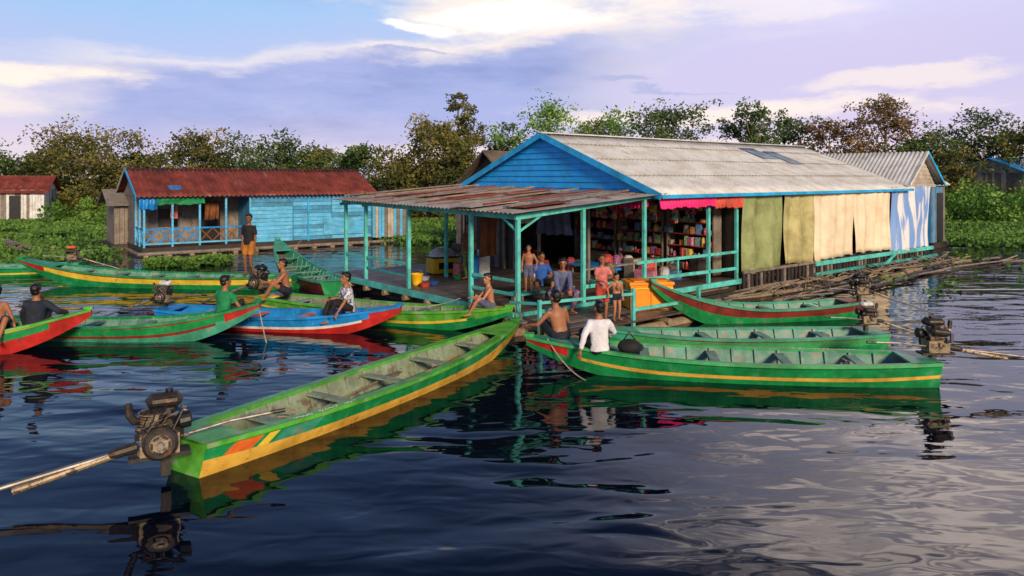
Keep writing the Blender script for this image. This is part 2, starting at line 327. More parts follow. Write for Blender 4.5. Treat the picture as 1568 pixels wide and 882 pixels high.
# ------------------------------------------------------------ trees
def tree(x,y,h,wd,leaf='leaf_olive',n=6500,ls=.27,low=.25,seed=0,name='flooded_forest_tree',gap=.5):
    r=random.Random(seed); e=empty(name,(x,y,0)); q=MB()
    ends=[]; lean=r.uniform(-.08,.08)*h
    tp=[(0,0,-.5),(lean*.3,r.uniform(-.2,.2),h*.25),(lean,r.uniform(-.3,.3),h*.55),(lean*1.3,0,h*.85)]
    q.tube(tp,[.045*h**.8,.035*h**.8,.02*h**.8,.03],'bark',7)
    nl=r.randint(10,13)
    for i in range(nl):
        f=r.uniform(.15,.7); a=2*math.pi*i/nl*2.4+r.uniform(-.4,.4)
        z0=h*f; bx=lean*min(1,f/.55); rr=wd/2*r.uniform(.55,1.)*(1-.35*abs(f-.4)); z1=min(h*.95,z0+h*r.uniform(.10,.36))
        p0=Vector((bx,0,z0)); p1=Vector((bx+math.cos(a)*rr*.5,math.sin(a)*rr*.5,z0+(z1-z0)*.35)); p2=Vector((bx+math.cos(a)*rr,math.sin(a)*rr,z1))
        q.tube([p0,p1,p2],[.014*h**.8,.01*h**.8,.02],'bark',5)
        ends+= [(p2,1.)]
        for k in range(r.randint(3,5)):
            s=p0.lerp(p2,r.uniform(.3,.95)); d=s+Vector((r.uniform(-1,1)*wd*.16,r.uniform(-1,1)*wd*.16,r.uniform(-.04,.13)*h))
            q.tube([s,d],[.035,.012],'bark',4); ends.append((d,r.uniform(.55,.95)))
    for k in range(6): ends.append((Vector((lean*1.3+r.uniform(-.14,.14)*wd,r.uniform(-.1,.1)*wd,h*r.uniform(.75,.97))),.8))
    for k in range(int(14*low/.25)): 
        a=r.uniform(0,6.28); ends.append((Vector((math.cos(a)*wd*.45*r.random(),math.sin(a)*wd*.35,h*r.uniform(.08,.5))),.8))
    q.build('trunk_and_limbs',e,smooth=True)
    C=[];T=[]; tot=sum(s*s for _,s in ends)
    for p,s in ends:
        k=max(20,int(n*s*s/tot)); cr=wd*.115*s*r.uniform(.8,1.25)
        sub=rs.normal(size=(6,3))*cr*.75*np.array([1,1,.6])
        idx=rs.randint(0,6,k)
        pts=np.array(p)+sub[idx]+rs.normal(size=(k,3))*cr*.38*np.array([1,1,.7])
        pts[:,2]=np.maximum(pts[:,2],.05)
        C.append(pts); base=r.uniform(.15,.65)
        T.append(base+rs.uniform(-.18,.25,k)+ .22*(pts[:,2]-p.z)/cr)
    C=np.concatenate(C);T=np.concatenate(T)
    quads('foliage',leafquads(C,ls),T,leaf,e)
    return e
def PX(px,y): return (px-784)*y/1120
def HT(py,y): return 3.3+(272-py)*y/1120
for i,(px,py,wpx,y,lf,n) in enumerate([
 (135,206,190,62,'leaf_olive',11000),(60,235,100,64,'leaf_green',6000),(290,198,125,66,'leaf_olive',8000),(425,202,150,64,'leaf_green',9500),(350,225,90,68,'leaf_green',5000),(485,228,90,66,'leaf_olive',5000),(215,235,90,68,'leaf_green',5000),
 (545,226,100,60,'leaf_green',6000),(650,188,165,56,'leaf_olive',11500),(703,138,75,58,'leaf_olive',5500),(850,160,195,60,'leaf_bright',9500),(790,190,90,64,'leaf_green',5500),(990,168,160,66,'leaf_green',9500),(920,182,100,70,'leaf_olive',5500),
 (1150,163,95,68,'leaf_green',6500),(1210,165,90,72,'leaf_green',5500),(1265,182,120,66,'leaf_brown',7500),(1345,152,140,68,'leaf_brown',9500),(1415,205,110,64,'leaf_green',6500),(1500,168,160,66,'leaf_green',9500),(1585,180,120,62,'leaf_olive',7000),(1440,230,90,60,'leaf_olive',4500),(-40,235,120,60,'leaf_green',5000)]):
    tree(PX(px,y),y,HT(py,y),wpx*y/1120,lf,n,.29,seed=i+3)
def mass(name,regions,leaf,size,seedoff=0,up=.3):
    C=[];T=[]
    for (x0,x1,y0,y1,hmax,n,cl) in regions:
        cx=rs.uniform(x0,x1,cl); cy=rs.uniform(y0,y1,cl); ch=rs.uniform(.35,1,cl)*hmax; cw=rs.uniform(.5,1.3,cl)*hmax*.5
        tb=rs.uniform(.1,.7,cl); idx=rs.randint(0,cl,n)
        d=rs.normal(size=(n,3)); d/=np.linalg.norm(d,axis=1)[:,None]; rr=rs.uniform(.55,1,n)**.6
        P=np.stack([cx[idx]+d[:,0]*rr*cw[idx],cy[idx]+d[:,1]*rr*cw[idx],np.abs(d[:,2])*rr*ch[idx]],1)
        P+=rs.normal(size=P.shape)*.12
        P[:,2]=np.maximum(P[:,2],.03)
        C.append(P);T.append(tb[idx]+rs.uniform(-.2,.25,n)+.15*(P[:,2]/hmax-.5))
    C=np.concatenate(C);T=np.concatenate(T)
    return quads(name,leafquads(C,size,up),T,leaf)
mass('distant_tree_line',[(-75,75,72,82,6.4,70000,110),(-120,120,84,95,7.4,30000,90)],'leaf_green',.45)
mass('undergrowth',[(-48,-20,56,66,2.8,16000,50),(-22,4,54,62,3.6,16000,44),(0,30,58,66,4.4,12000,30)],'leaf_olive',.32)
mass('riverside_bushes',[(29,54,55,66,3.7,26000,60),(26,38,50,58,2.6,12000,34),(-50,-26,50,60,2.0,9000,40)],'leaf_bright',.28,up=.8)
def hyac(name,regs,size=.19):
    C=[]
    for (x0,x1,y0,y1,n,cl) in regs:
        cx=rs.uniform(x0,x1,cl); cy=rs.uniform(y0,y1,cl); cr=rs.uniform(.6,2.4,cl)*min(1,(x1-x0)/8); idx=rs.randint(0,cl,n)
        a=rs.uniform(0,6.28,n); r_=np.sqrt(rs.uniform(0,1,n))*cr[idx]
        C.append(np.stack([cx[idx]+np.cos(a)*r_*1.5,cy[idx]+np.sin(a)*r_,rs.uniform(.02,.32,n)],1))
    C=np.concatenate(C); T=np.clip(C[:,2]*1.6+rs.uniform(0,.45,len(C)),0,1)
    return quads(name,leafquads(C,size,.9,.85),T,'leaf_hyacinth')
hyac('water_hyacinth',[(-46,-21,33,58,42000,95),(-14,-1,37,55,17000,60),(23,52,38,56,46000,110),(-30,-19,30,34,4200,14),(-24,-17.5,25.5,29,1500,10),(20,25,35,40,4200,16)])
hyac('water_hyacinth',[(-13.2,-11.3,26.5,28.5,2200,8),(-20,-17,28,31,1200,9),(11,13.5,20.5,22.5,60,8),(13,19,22,29,150,22)],.15)

# ------------------------------------------------------------ main floating shop
AU=math.atan2(.64,.77)
H=empty('floating_shop_house',(.13,16.0,0),AU)
def corr(q,t0,t1,f,k,per=.15,amp=.022,nv=6,sag=.0):
    n=int((t1-t0)/per*6)
    def fn(a,b):
        tt=t0+(t1-t0)*a; p=f(tt,b); return (p[0],p[1],p[2]+amp*math.sin(2*math.pi*tt/per)+sag*math.sin(tt*1.3)*b)
    q.grid(fn,n,nv,k)
q=MB()
for i in range(50):
    s=-.05+i*.18; q.box((4.1,s+.085,.335+R.uniform(-.006,.006)),(8.5+R.uniform(-.15,.1),.168,.035),R.choice(['deck','deck','deck','deck2']))
q.box((15.1,4.4,.3),(13.5,8.9,.08),'darkwood')
q.build('deck_boards',H,bevel=.004)
q=MB()
q.box((10.85,4.4,.02),(21.8,8.7,.5),'darkwood')
for i in range(9):
    s=.1+i*1.05; q.tube([(-.3,s,.16),(8,s,.16)],[.08,.08],'bamboo',8)
q.beam((-.2,-.14,.30),(8.5,-.14,.30),.05,.14,'aqua'); q.beam((-.2,-.1,.30),(-.2,9,.30),.05,.16,'aqua')
for i in range(60):
    x=8.4+i*.225; q.box((x,-.2+R.uniform(-.02,.02),.22),(.12,.04,.62+R.uniform(-.1,.06)),R.choice(['darkwood','greywood','darkwood']))
q.beam((12.4,-.27,.50),(21.9,-.27,.46),.06,.14,'aqua'); q.beam((12.4,-.27,.16),(22.2,-.3,.14),.07,.1,'aqua_dk')
q.beam((17.4,-.3,.1),(18.6,-.3,.55),.05,.1,'aqua'); q.beam((8.3,-.25,.56),(12.4,-.27,.56),.05,.08,'greywood')
q.build('float_base',H)
q=MB()
def post(tt,s,z1,k='aqua',w=.09): q.box((tt,s,(z1+.32)/2),(w,w,z1-.32),k)
for s in(0,1.72,4.5,6.85): post(0,s,2.47)
post(0,8.1,2.5); post(2.1,5.8,2.6,'aqua'); post(2.2,8.1,2.6)
for tt,z in((2.02,2.66),(4.23,2.83),(6.97,2.9),(8.34,2.9)): post(tt,0,z)
for s in(2.4,4.5,6.2,8.2): post(4.65,s,2.85,'greywood',.08)
q.beam((0,0,2.44),(0,8.3,2.58),.07,.13,'aqua'); q.beam((-.1,-.02,2.43),(4.7,-.02,2.84),.07,.12,'aqua'); q.beam((4.6,-.05,2.84),(8.4,-.05,2.84),.07,.12,'aqua')
for s in(1.7,3.4,5.1,6.8,8.2): q.beam((-.15,s,2.5),(4.6,s,2.83),.05,.09,'aqua')
for tt in(1.5,3.0): q.beam((tt,0,2.56+tt*.075),(tt,8.3,2.62+tt*.075),.05,.05,'greywood')
q.beam((0,.0,1.02),(0,1.72,1.02),.05,.07,'aqua'); q.beam((0,.0,.72),(0,1.72,.72),.05,.07,'aqua'); q.beam((0,4.5,1.0),(0,8.1,1.0),.05,.07,'aqua'); q.beam((0,4.5,.66),(0,6.85,.7),.04,.06,'aqua_dk')
q.beam((3.9,-.02,1.14),(8.34,-.02,1.14),.05,.08,'aqua'); q.beam((2.0,-.02,.72),(8.34,-.02,.66),.05,.09,'aqua')
q.beam((5.6,0,.7),(5.6,0,1.1),.05,.05,'aqua'); q.beam((2.02,-.02,1.12),(3.9,-.02,1.14),.04,.05,'greywood')
q.beam((0,.0,2.1),(.7,.0,2.46),.04,.05,'aqua'); q.beam((0,0,2.1),(0,.6,2.45),.04,.05,'aqua')
q.build('posts_and_rails',H,bevel=.006)
q=MB()
ze,zr=2.93,4.62
corr(q,4.48,19.8,lambda t_,b:(t_,-.35+(4.2+.35)*b,ze-.08+(zr-ze+.08)*b),'roof_main',.19,.026,8)
corr(q,4.48,19.8,lambda t_,b:(t_,8.75-(8.75-4.2)*b,ze-.08+(zr-ze+.08)*b),'roof_main',.19,.026,4)
corr(q,13.9,15.0,lambda t_,b:(t_,2.5+1.1*b,2.91+1.71*((2.5+1.1*b)+.35)/4.55+.03),'roof_patch',.19,.02,3)
corr(q,15.1,15.9,lambda t_,b:(t_,2.0+1.3*b,2.91+1.71*((2.0+1.3*b)+.35)/4.55+.03),'roof_patch',.19,.02,3)
q.build('corrugated_roof',H,smooth=True,solid=.008)
q=MB()
for fr in(.27,.54,.80):
    q.grid(lambda a,b:(4.48+15.32*a,-.35+4.55*(fr+.012*b),ze-.08+1.77*(fr+.012*b)+.022*math.sin(2*math.pi*(4.48+15.32*a)/.19)+.02),600,1,'siding_beige')
q.tube([(4.4,4.2,zr+.03),(12,4.2,zr+.02),(19.8,4.2,zr+.04)],[(.16,.035)]*3,'roof_main',10,side=(0,1,0)); q.build('ridge_cap',H,smooth=True)
q=MB()
for sg in(-1,1):
    q.beam((4.42,4.2-sg*4.58,ze-.12),(4.42,4.2,zr-.03),.035,.17,'blue_fascia')
q.beam((4.5,-.36,ze-.12),(19.8,-.36,ze-.10),.03,.09,'blue_fascia')
q.build('fascia',H)
q=MB()
n=10
for i in range(n):
    z0=2.82+i*(zr-2.85)/n; z1=z0+(zr-2.85)/n+.015; zt=min(z1,zr-.06)
    hw0=4.3*(zr-z0)/(zr-2.82); hw1=4.3*max(.02,(zr-zt))/(zr-2.82)
    q.add([(4.60,4.2-hw0,z0),(4.60,4.2+hw0,z0),(4.635,4.2+hw1,zt),(4.635,4.2-hw1,zt),(4.66,4.2-hw0,z0),(4.66,4.2+hw0,z0)],[(0,3,2,1),(0,1,5,4)],'blue')
q.beam((4.57,-.1,2.80),(4.57,8.5,2.80),.06,.12,'blue_fascia')
q.build('gable_wall',H)
q=MB()
corr(q,-.3,8.4,lambda t_,b:(-.32+(5.1)*b,t_,2.53+.013*t_+.36*b),'roof_porch',.16,.018,10,sag=.03)
q.build('porch_roof',H,smooth=True,solid=.006)
q=MB()
for i in range(9): q.beam((-.3+R.uniform(0,.4),.4+i*.95,2.66+i*.013),(4.3,.6+i*.93,2.97+i*.013),.05,.04,R.choice(['greywood','bamboo','rust']))
for i in range(6):
    a=R.uniform(.3,3.3); s=.4+i*1.3; q.box((a,s,2.62+.07*a+.013*s),(1.5,.75,.012),R.choice(['rust','roof_porch','siding_beige','rust']),rz=R.uniform(-.1,.1),tilt=('Y',-.07))
q.build('roof_battens',H)
q=MB()
q.box((8.6,4.2,1.6),(.08,8.2,2.5),'darkwood')
q.box((15.1,-.02,1.7),(13.2,.05,2.35),'darkwood'); q.box((21.85,4.2,1.7),(.06,8.4,2.5),'siding_beige'); q.box((15,8.4,1.6),(13.4,.05,2.5),'greywood')
for i in range(11):
    s=5.7+i*.24; q.box((4.72,s,1.55),(.03,.225,2.4),R.choice(['greywood','darkwood']))
q.box((6.6,8.3,1.6),(4,.05,2.5),'darkwood'); q.box((6.6,4.2,2.86),(4,8.2,.03),'darkwood')
q.build('walls',H)
G=empty('shop_shelves',(0,0,0)); G.parent=H
q=MB(); g=MB()
cols=[]
for i,c in enumerate([(.5,.03,.03),(.6,.4,.05),(.05,.16,.4),(.5,.5,.5),(.1,.3,.1),(.5,.15,.25),(.6,.2,.02),(.2,.05,.2),(.1,.3,.3),(.5,.04,.08),(.3,.26,.2),(.1,.07,.05)]):
    k='goods%d'%i; gm(k,c,var=.4,scale=20,wear=(.6,.5,.35),wamt=.42,wscale=30,rough=.4,bump=0,dirt=.1); cols.append(k)
for (s0,s1) in((.6,2.3),(2.5,4.3),(4.5,6.4)):
    for s in(s0,s1): q.box((8.25,s,1.45),(.4,.04,2.1),'greywood')
    for lv in range(6):
        z=.5+lv*.36; q.box((8.25,(s0+s1)/2,z),(.42,s1-s0,.025),'c_red' if s0<3 else 'greywood')
        s=s0+.06
        while s<s1-.1:
            w_=R.uniform(.07,.26); h_=R.uniform(.07,.31)
            if R.random()<.15: s+=w_; continue
            if R.random()<.4: g.tube([(8.12,s+w_/2,z+.015),(8.12,s+w_/2,z+h_*.7),(8.12,s+w_/2,z+h_)],[w_*.4,w_*.4,w_*.15],R.choice(cols),8)
            else: g.box((8.14+R.uniform(-.06,.04),s+w_/2,z+.015+h_/2),(.18,w_*.9,h_),R.choice(cols),rz=R.uniform(-.25,.25))
            s+=w_+.01
q.build('shelf_frames',G); g.build('goods',G,bevel=.008)
g=MB()
for i in range(60):
    s=R.uniform(.3,7.5); tt=R.uniform(5.3,8); z=2.5
    hh=R.uniform(.15,.6); g.tube([(tt,s,z+.2),(tt,s,z)],[.004,.004],'rope',4)
    for k in range(int(hh/.1)): g.box((tt+R.uniform(-.02,.02),s,z-.05-k*.1),(.04,R.uniform(.08,.2),.09),R.choice(cols),rz=R.uniform(-.5,.5))
g.build('hanging_packets',G)
g=MB()
for i in range(30):
    d=(R.uniform(.25,.5),R.uniform(.25,.6),R.uniform(.2,.6)); x=R.uniform(5.2,7.6); y=R.uniform(.6,7.8)
    if i%3==0: g.tube([(x,y,.36),(x,y,.36+d[2]*.85),(x,y,.36+d[2])],[d[0]*.45,d[0]*.45,d[0]*.25],R.choice(cols),12)
    else: g.box((x,y,.36+d[2]/2),d,R.choice(cols+['darkwood','greywood','c_navy','darkwood']),rz=R.uniform(-.3,.3))
g.box((6.2,3.2,.62),(1.2,2.,.06),'b_blue'); 
for a in(-.5,.5):
    for b in(-.9,.9): g.box((6.2+a,3.2+b,.47),(.05,.05,.26),'greywood')
g.build('counter_goods',G,bevel=.01)
def cloth(name,par,t0,t1,s,z0,z1,k,amp=.03,per=.25,axis='t',n=60,slant=0,tie=0):
    q=MB(); ph=R.uniform(0,6)
    def fn(a,b):
        x=t0+(t1-t0)*a; z=z1-(z1-z0)*b
        off=amp*(.3+b)*math.sin(2*math.pi*x/per+ph+1.2*math.sin(x*2.1)+b*.8)+amp*.7*math.sin(x*1.7+b*4+ph)+amp*.25*math.sin(x*13+b*3)
        zz=z+ slant*(a-.5)*b+ (.02*math.sin(x*5+ph)+.015*math.sin(x*17))*b
        return (x,s+off,zz) if axis=='t' else (s+off,x,zz)
    q.grid(fn,n,14,k); return q.build(name,par,smooth=True,solid=.006)
cloth('tarp_green',H,8.42,10.55,-.17,.50,2.86,'tarp_green',.05,1.1)
cloth('tarp_olive',H,10.62,12.4,-.19,.60,2.86,'tarp_olive',.07,.9,slant=-.12)
cloth('tarp_cream',H,12.45,15.2,-.19,.60,2.84,'tarp_cream',.055,.75,n=160,slant=.06)
cloth('tarp_cream_2',H,15.15,18.1,-.22,.64,2.84,'tarp_cream',.055,.6,n=160,slant=-.06)
cloth('tarp_striped',H,18.12,21.8,-.2,.42,2.95,'tarp_striped',.07,.7,n=160)
cloth('valance',H,4.62,7.0,-.20,2.50,2.80,'magenta',.03,.13,n=160)
cloth('valance_red',H,7.02,8.4,-.19,2.44,2.80,'redcloth',.03,.15,n=100)
cloth('valance_front',H,0.1,2.3,4.52,2.5,2.74,'magenta',.02,.13,axis='s',n=120)
cloth('hanging_cloth_grey',H,3.0,4.4,4.5,1.6,2.6,'c_slate',.07,.4,axis='s')
cloth('hanging_cloth_white',H,4.55,5.3,4.45,1.9,2.55,'siding_beige',.06,.3,axis='s')
cloth('hanging_clothes',H,2.5,3.1,4.6,1.0,2.4,'c_brown',.06,.3)
q=MB()
corr(q,0,8,lambda t_,b:(19.6+1.7*b,-.3+t_,3.0+1.35*b),'roof_main',.17,.018,4)
corr(q,0,8,lambda t_,b:(23.1-1.8*b,-.3+t_,3.0+1.35*b),'roof_main',.17,.018,4)
q.build('wing_roof',H,smooth=True,solid=.008)
q=MB()
for i in range(8):
    z0=2.92+i*.165; z1=z0+.17; hw0=1.5*(4.28-z0)/1.36; hw1=max(.02,1.5*(4.28-z1)/1.36)
    q.add([(21.32-hw0,-.05,z0),(21.32+hw0,-.05,z0),(21.32+hw1,-.02,z1),(21.32-hw1,-.02,z1)],[(0,1,2,3)],'siding_beige')
q.beam((19.6,-.32,3.0),(21.32,-.32,4.33),.03,.1,'white'); q.beam((23.05,-.32,3.0),(21.32,-.32,4.33),.03,.1,'blue_fascia')
q.build('wing_gable',H)
q=MB()
for i in range(11):
    s=-1.95+i*.17; q.box((1.9+R.uniform(-.1,.1),s,.27+R.uniform(-.008,.008)),(4.6+R.uniform(-.3,.3),.155,.035),R.choice(['deck','deck2','greywood']))
for tt in(-.2,1.2,2.6,4.0): q.tube([(tt,-2.1,.14),(tt,.1,.16)],[.07,.07],'bamboo',8)
for s in(-1.9,-1.2,-.5): q.tube([(-.6,s,.02),(5.2,s,.02)],[.12,.12],'bamboo',10)
for (tt,s,z1) in((1.55,-1.95,.95),(-.35,-1.1,.8),(3.9,-1.9,.75)): q.box((tt,s,(z1)/2),(.07,.07,z1),'aqua')
q.beam((-.35,-1.1,.74),(1.55,-1.95,.84),.05,.06,'aqua'); q.beam((1.55,-1.95,.5),(3.9,-1.9,.46),.05,.07,'aqua'); q.beam((1.55,-1.95,.84),(2.2,-.05,.86),.05,.06,'aqua')
q.beam((-.3,-.1,.62),(-.35,-1.1,.72),.05,.06,'aqua')
q.build('walkway',H,bevel=.004)
q=MB()
for i in range(110):
    t0=R.uniform(4.5,22); s=-.5-R.random()**1.5*2.2-(.02*(t0-8) if t0>8 else 0); l=R.uniform(1.,4.5); a=R.gauss(0,.12); z=R.uniform(-.02,.12); r_=R.uniform(.02,.06)
    q.tube([(t0,s,z),(t0+l*.5,s+l*.5*a,z+R.uniform(-.02,.04)),(t0+l,s+l*a,z+R.uniform(-.03,.05))],[r_,r_*.9,r_*.7],R.choice(['bamboo','greywood','darkwood','darkwood']),7)
for i in range(90):
    t0=R.uniform(8,22); s=-.4-R.random()*1.6; a=R.uniform(0,3.1); l=R.uniform(.3,1.)
    q.tube([(t0,s,.06),(t0+l*math.cos(a),s+l*math.sin(a),.14+R.uniform(0,.1))],[.02,.012],R.choice(['bamboo','greywood']),5)
o=q.build('floating_bamboo_poles'); o.location=(.13,16,0); o.rotation_euler=(0,0,AU)

# ------------------------------------------------------------ blue house left
B=empty('blue_plank_house',(-15.4,30.6,0),rad(36))
q=MB()
q.box((5.15,2.6,.18),(10.4,5.2,.3),'darkwood'); q.box((11.4,2.2,.18),(2.1,3.5,.3),'darkwood')
for i in range(13): q.tube([(i*.9,-.5,-.02),(i*.9,5,.0)],[.11,.11],'bamboo',8)
q.tube([(-.3,-.4,.12),(12.5,-.3,.1)],[.08,.08],'greywood',8)
q.build('float_base',B)
q=MB(); nb=12
for i in range(nb):
    z0=.36+i*.18
    for (a,b_) in((4.4,6.3),(6.35,8.2),(8.25,10.3)):
        kk=R.choice(['paleblue','paleblue','paleblue','paleblue_dk'])
        q.add([(a,-.04,z0),(b_,-.04,z0),(b_,.0,z0+.185),(a,.0,z0+.185)],[(0,1,2,3)],kk)
q.box((7.4,.06,1.4),(5.9,.04,2.2),'paleblue_dk'); q.box((4.4,1.,1.4),(.05,2,2.2),'paleblue_dk')
q.box((2.2,2.,1.4),(4.4,.05,2.2),'greywood'); q.box((0,3.6,1.4),(.05,3.2,2.2),'greywood')
for i in range(12): q.box((10.45+i*.17,.0+R.uniform(-.01,.01),1.25),(.15,.03,1.85+R.uniform(-.1,.1)),R.choice(['siding_beige','greywood','siding_beige','paleblue']))
q.box((8.9,-.07,.95),(2.2,.03,.8),'paleblue'); q.box((7.05,-.06,1.4),(.06,.05,2.2),'blue_fascia')
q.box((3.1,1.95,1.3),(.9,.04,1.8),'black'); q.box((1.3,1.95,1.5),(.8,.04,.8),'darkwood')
q.build('walls',B)
q=MB()
for tt in(0,1.1,2.2,3.3,4.35): q.box((tt,-.02,1.45),(.08,.08,2.2),'paleblue')
q.box((0,1,1.45),(.08,.08,2.2),'paleblue'); q.box((0,2,1.45),(.08,.08,2.2),'paleblue')
for z,k in((1.12,'b_blue'),(.5,'paleblue')): q.beam((0,-.03,z),(4.4,-.03,z),.05,.07,k); q.beam((0,0,z),(0,2,z),.05,.07,k)
for i in range(8):
    a=.05+i*.54; k='b_blue' if i<4 else 'c_brown'
    q.beam((a,-.04,.55),(a+.5,-.04,1.08),.03,.05,k); q.beam((a+.5,-.06,.55),(a,-.06,1.08),.03,.05,k)
for i in range(4):
    a=.05+i*.48; q.beam((0,a,.55),(0,a+.44,1.08),.03,.05,'paleblue'); q.beam((0.02,a+.44,.55),(0.02,a,1.08),.03,.05,'paleblue')
q.beam((0,-.02,2.5),(10.4,-.02,2.5),.06,.1,'paleblue')
q.build('porch_frame',B)
q=MB()
corr(q,-.35,10.6,lambda t_,b:(t_,-.35+2.9*b,2.50+1.22*b),'rust',.2,.03,6,sag=.02)
corr(q,-.35,10.6,lambda t_,b:(t_,5.45-2.9*b,2.50+1.22*b),'rust',.2,.03,4)
corr(q,10.3,12.6,lambda t_,b:(t_,-.25+3.4*b,2.2+.3*b),'roof_porch',.2,.02,4)
q.build('rusty_roof',B,smooth=True,solid=.01)
q=MB(); q.add([(-.05,0,2.5),(-.05,5.1,2.5),(-.05,2.55,3.68)],[(0,1,2)],'greythatch')
q.beam((-.36,-.35,2.47),(-.36,2.55,3.70),.03,.15,'blue_fascia'); q.beam((-.36,5.45,2.47),(-.36,2.55,3.70),.03,.15,'siding_beige'); q.box((1.3,.5,2.87),(.5,.4,.03),'b_blue',tilt=('X',.4))
q.build('gable',B)
cloth('awning',B,.5,2.4,-.12,2.15,2.42,'c_green',.04,.8)
cloth('awning_blue',B,-.2,.5,-.1,1.95,2.45,'b_blue',.05,.3); cloth('laundry',B,2.6,3.2,.8,1.4,2.2,'c_brown',.05,.3); cloth('laundry_red',B,1.2,1.5,.9,1.5,2.1,'c_pink',.05,.3)

def hut(name,x,y,rz,Lx,Ly,h,rise,wall,roof,oh=.35):
    e=empty(name,(x,y,0),rz); q=MB()
    q.box((Lx/2,Ly/2,.1),(Lx+.3,Ly+.3,.3),'darkwood')
    nb=int(Lx/.18)
    for i in range(nb):
        q.box(((i+.5)*Lx/nb,0,.2+h/2),(Lx/nb*.93,.03,h),R.choice([wall,wall,'greywood']))
    nb=int(Ly/.18)
    for i in range(nb):
        for xx in(0,Lx): q.box((xx,(i+.5)*Ly/nb,.2+h/2),(.03,Ly/nb*.93,h),R.choice([wall,wall,'greywood']))
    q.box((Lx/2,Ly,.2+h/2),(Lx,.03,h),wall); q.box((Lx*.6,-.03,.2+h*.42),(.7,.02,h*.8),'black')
    for xx in(0.02,Lx-.02): q.add([(xx,0,h+.2),(xx,Ly,h+.2),(xx,Ly/2,h+.2+rise)],[(0,1,2)],wall)
    q.build('walls',e); q=MB()
    for sg in(0,1):
        def fn(a,b,sg=sg):
            s=-oh+(Ly/2+oh)*b; s=s if sg==0 else Ly-s
            return(-oh+(Lx+2*oh)*a,s,h+.2-oh*rise/(Ly/2)+(rise+oh*rise/(Ly/2))*b+R.uniform(-.015,.015))
        q.grid(fn,30,8,roof)
    q.build('roof',e,solid=.06); return e
hut('grey_plank_hut',-18.2,33.5,rad(36),1.6,2.6,2.0,.5,'greywood','greythatch')
hut('thatched_hut',.6,30.2,rad(39.7),4,5.0,2.4,1.85,'darkwood','thatch')
hut('red_roof_hut',-38.5,52,rad(20),4.5,4,2.2,1.0,'white','rust')
hut('blue_roof_hut',42.5,60,rad(30),9,6,3.5,1.25,'siding_beige','b_blue')
hut('blue_gable_hut',19.6,34.2,rad(39.7),1.6,2.2,2.9,.7,'blue','roof_main',oh=.2)

# ------------------------------------------------------------ boats
def engine(par,x,z,yaw=0,s=1.,tank='iron',shaft=2.6,drop=.75,seg=12):
    e=empty('engine',(x,0,z),yaw); e.parent=par; e.scale=(s,s,s)
    q=MB()
    q.box((0,0,.08),(.32,.22,.18),'alu'); q.tube([(-.02,0,.14),(-.04,0,.36)],[.10,.09],'iron',14)
    for i in range(8): q.tube([(-.02-.003*i,0,.18+i*.024),(-.02-.003*i,0,.188+i*.024)],[.135,.135],'alu',14)
    q.tube([(.0,-.12,.12),(.0,-.15,.12),(.0,-.21,.12),(0,-.23,.12)],[.10,.145,.145,.12],'iron',20); q.tube([(0,-.23,.12),(0,-.25,.12)],[.09,.07],'alu',16)
    for a in range(6): q.box((math.cos(a*1.05)*.07,-.245,.12+math.sin(a*1.05)*.07),(.02,.02,.05),'black',tilt=('Y',-a*1.05))
    q.tube([(0,-.23,.12),(0,-.28,.12)],[.035,.03],'steel',10)
    q.tube([(-.10,.0,.43),(-.06,.0,.45),(.14,.0,.45),(.18,0,.43)],[(.07,.04),(.11,.065),(.11,.065),(.07,.04)],tank,14,side=(0,1,0)); q.tube([(.08,.02,.49),(.08,.02,.54)],[.03,.035],'black',10)
    q.tube([(-.13,-.02,.28),(-.20,-.04,.30),(-.24,-.04,.36),(-.25,-.04,.46)],[.03,.035,.035,.03],'iron',8); q.tube([(-.14,.12,.3),(-.1,.14,.3),(.12,.15,.33),(.16,.15,.33)],[.03,.055,.055,.02],'iron',12)
    q.tube([(.12,-.05,.25),(.17,-.06,.26),(.25,-.06,.27),(.26,-.06,.27)],[.03,.075,.075,.05],'black',14); q.tube([(-.1,.14,.18),(-.14,.18,.18),(-.14,.18,.3)],[.03,.03,.03],'steel',8)
    q.box((0,0,-.03),(.5,.2,.035),'iron'); q.box((.05,0,-.12),(.08,.1,.2),'iron')
    for i in range(12): q.tube([(R.uniform(-.15,.15),-.13,R.uniform(.0,.3)),(R.uniform(-.2,.2),-.19,R.uniform(.1,.4)),(R.uniform(-.15,.2),-.1,R.uniform(.3,.45))],[.006]*3,R.choice(['black','steel','iron']),5)
    for i in range(40):
        a=R.uniform(0,6.28); p=(math.cos(a)*R.uniform(.10,.2),math.sin(a)*R.uniform(.08,.15),R.uniform(.0,.42)); r_=R.uniform(.012,.038)
        if i%2: q.tube([p,(p[0]*1.2,p[1]*1.25,p[2]+R.uniform(-.02,.02))],[r_,r_*.8],R.choice(['alu','steel','iron','alu']),8)
        else: q.box(p,(r_*2.2,r_*1.6,r_*2),R.choice(['alu','iron','alu']),rz=a)
    q.build('engine_block',e,bevel=.006)
    q=MB()
    q.tube([(-.18,0,.06),(-.35,0,.03),(-.4,0,.02)],[.05,.045,.035],'iron',10)
    q.tube([(-.35,0,.03),(-shaft,0,-drop)],[.024,.02],'steel',10); q.tube([(-.35,0,.02),(-1.1,0,-.04-.27*drop)],[.034,.03],'alu',10)
    for a in(0,2.1,4.2):
        q.box((-shaft,math.cos(a)*.07,-drop+math.sin(a)*.07),(.02,.07,.12),'steel',tilt=('X',a))
    q.tube([(.15,.05,.08),(.6,.10,.14),(1.05,.12,.16)],[.014,.014,.018],'steel',8); q.tube([(.98,.12,.158),(1.12,.12,.162)],[.02,.02],'black',8)
    q.build('shaft_and_tiller',e,smooth=False)
    return e
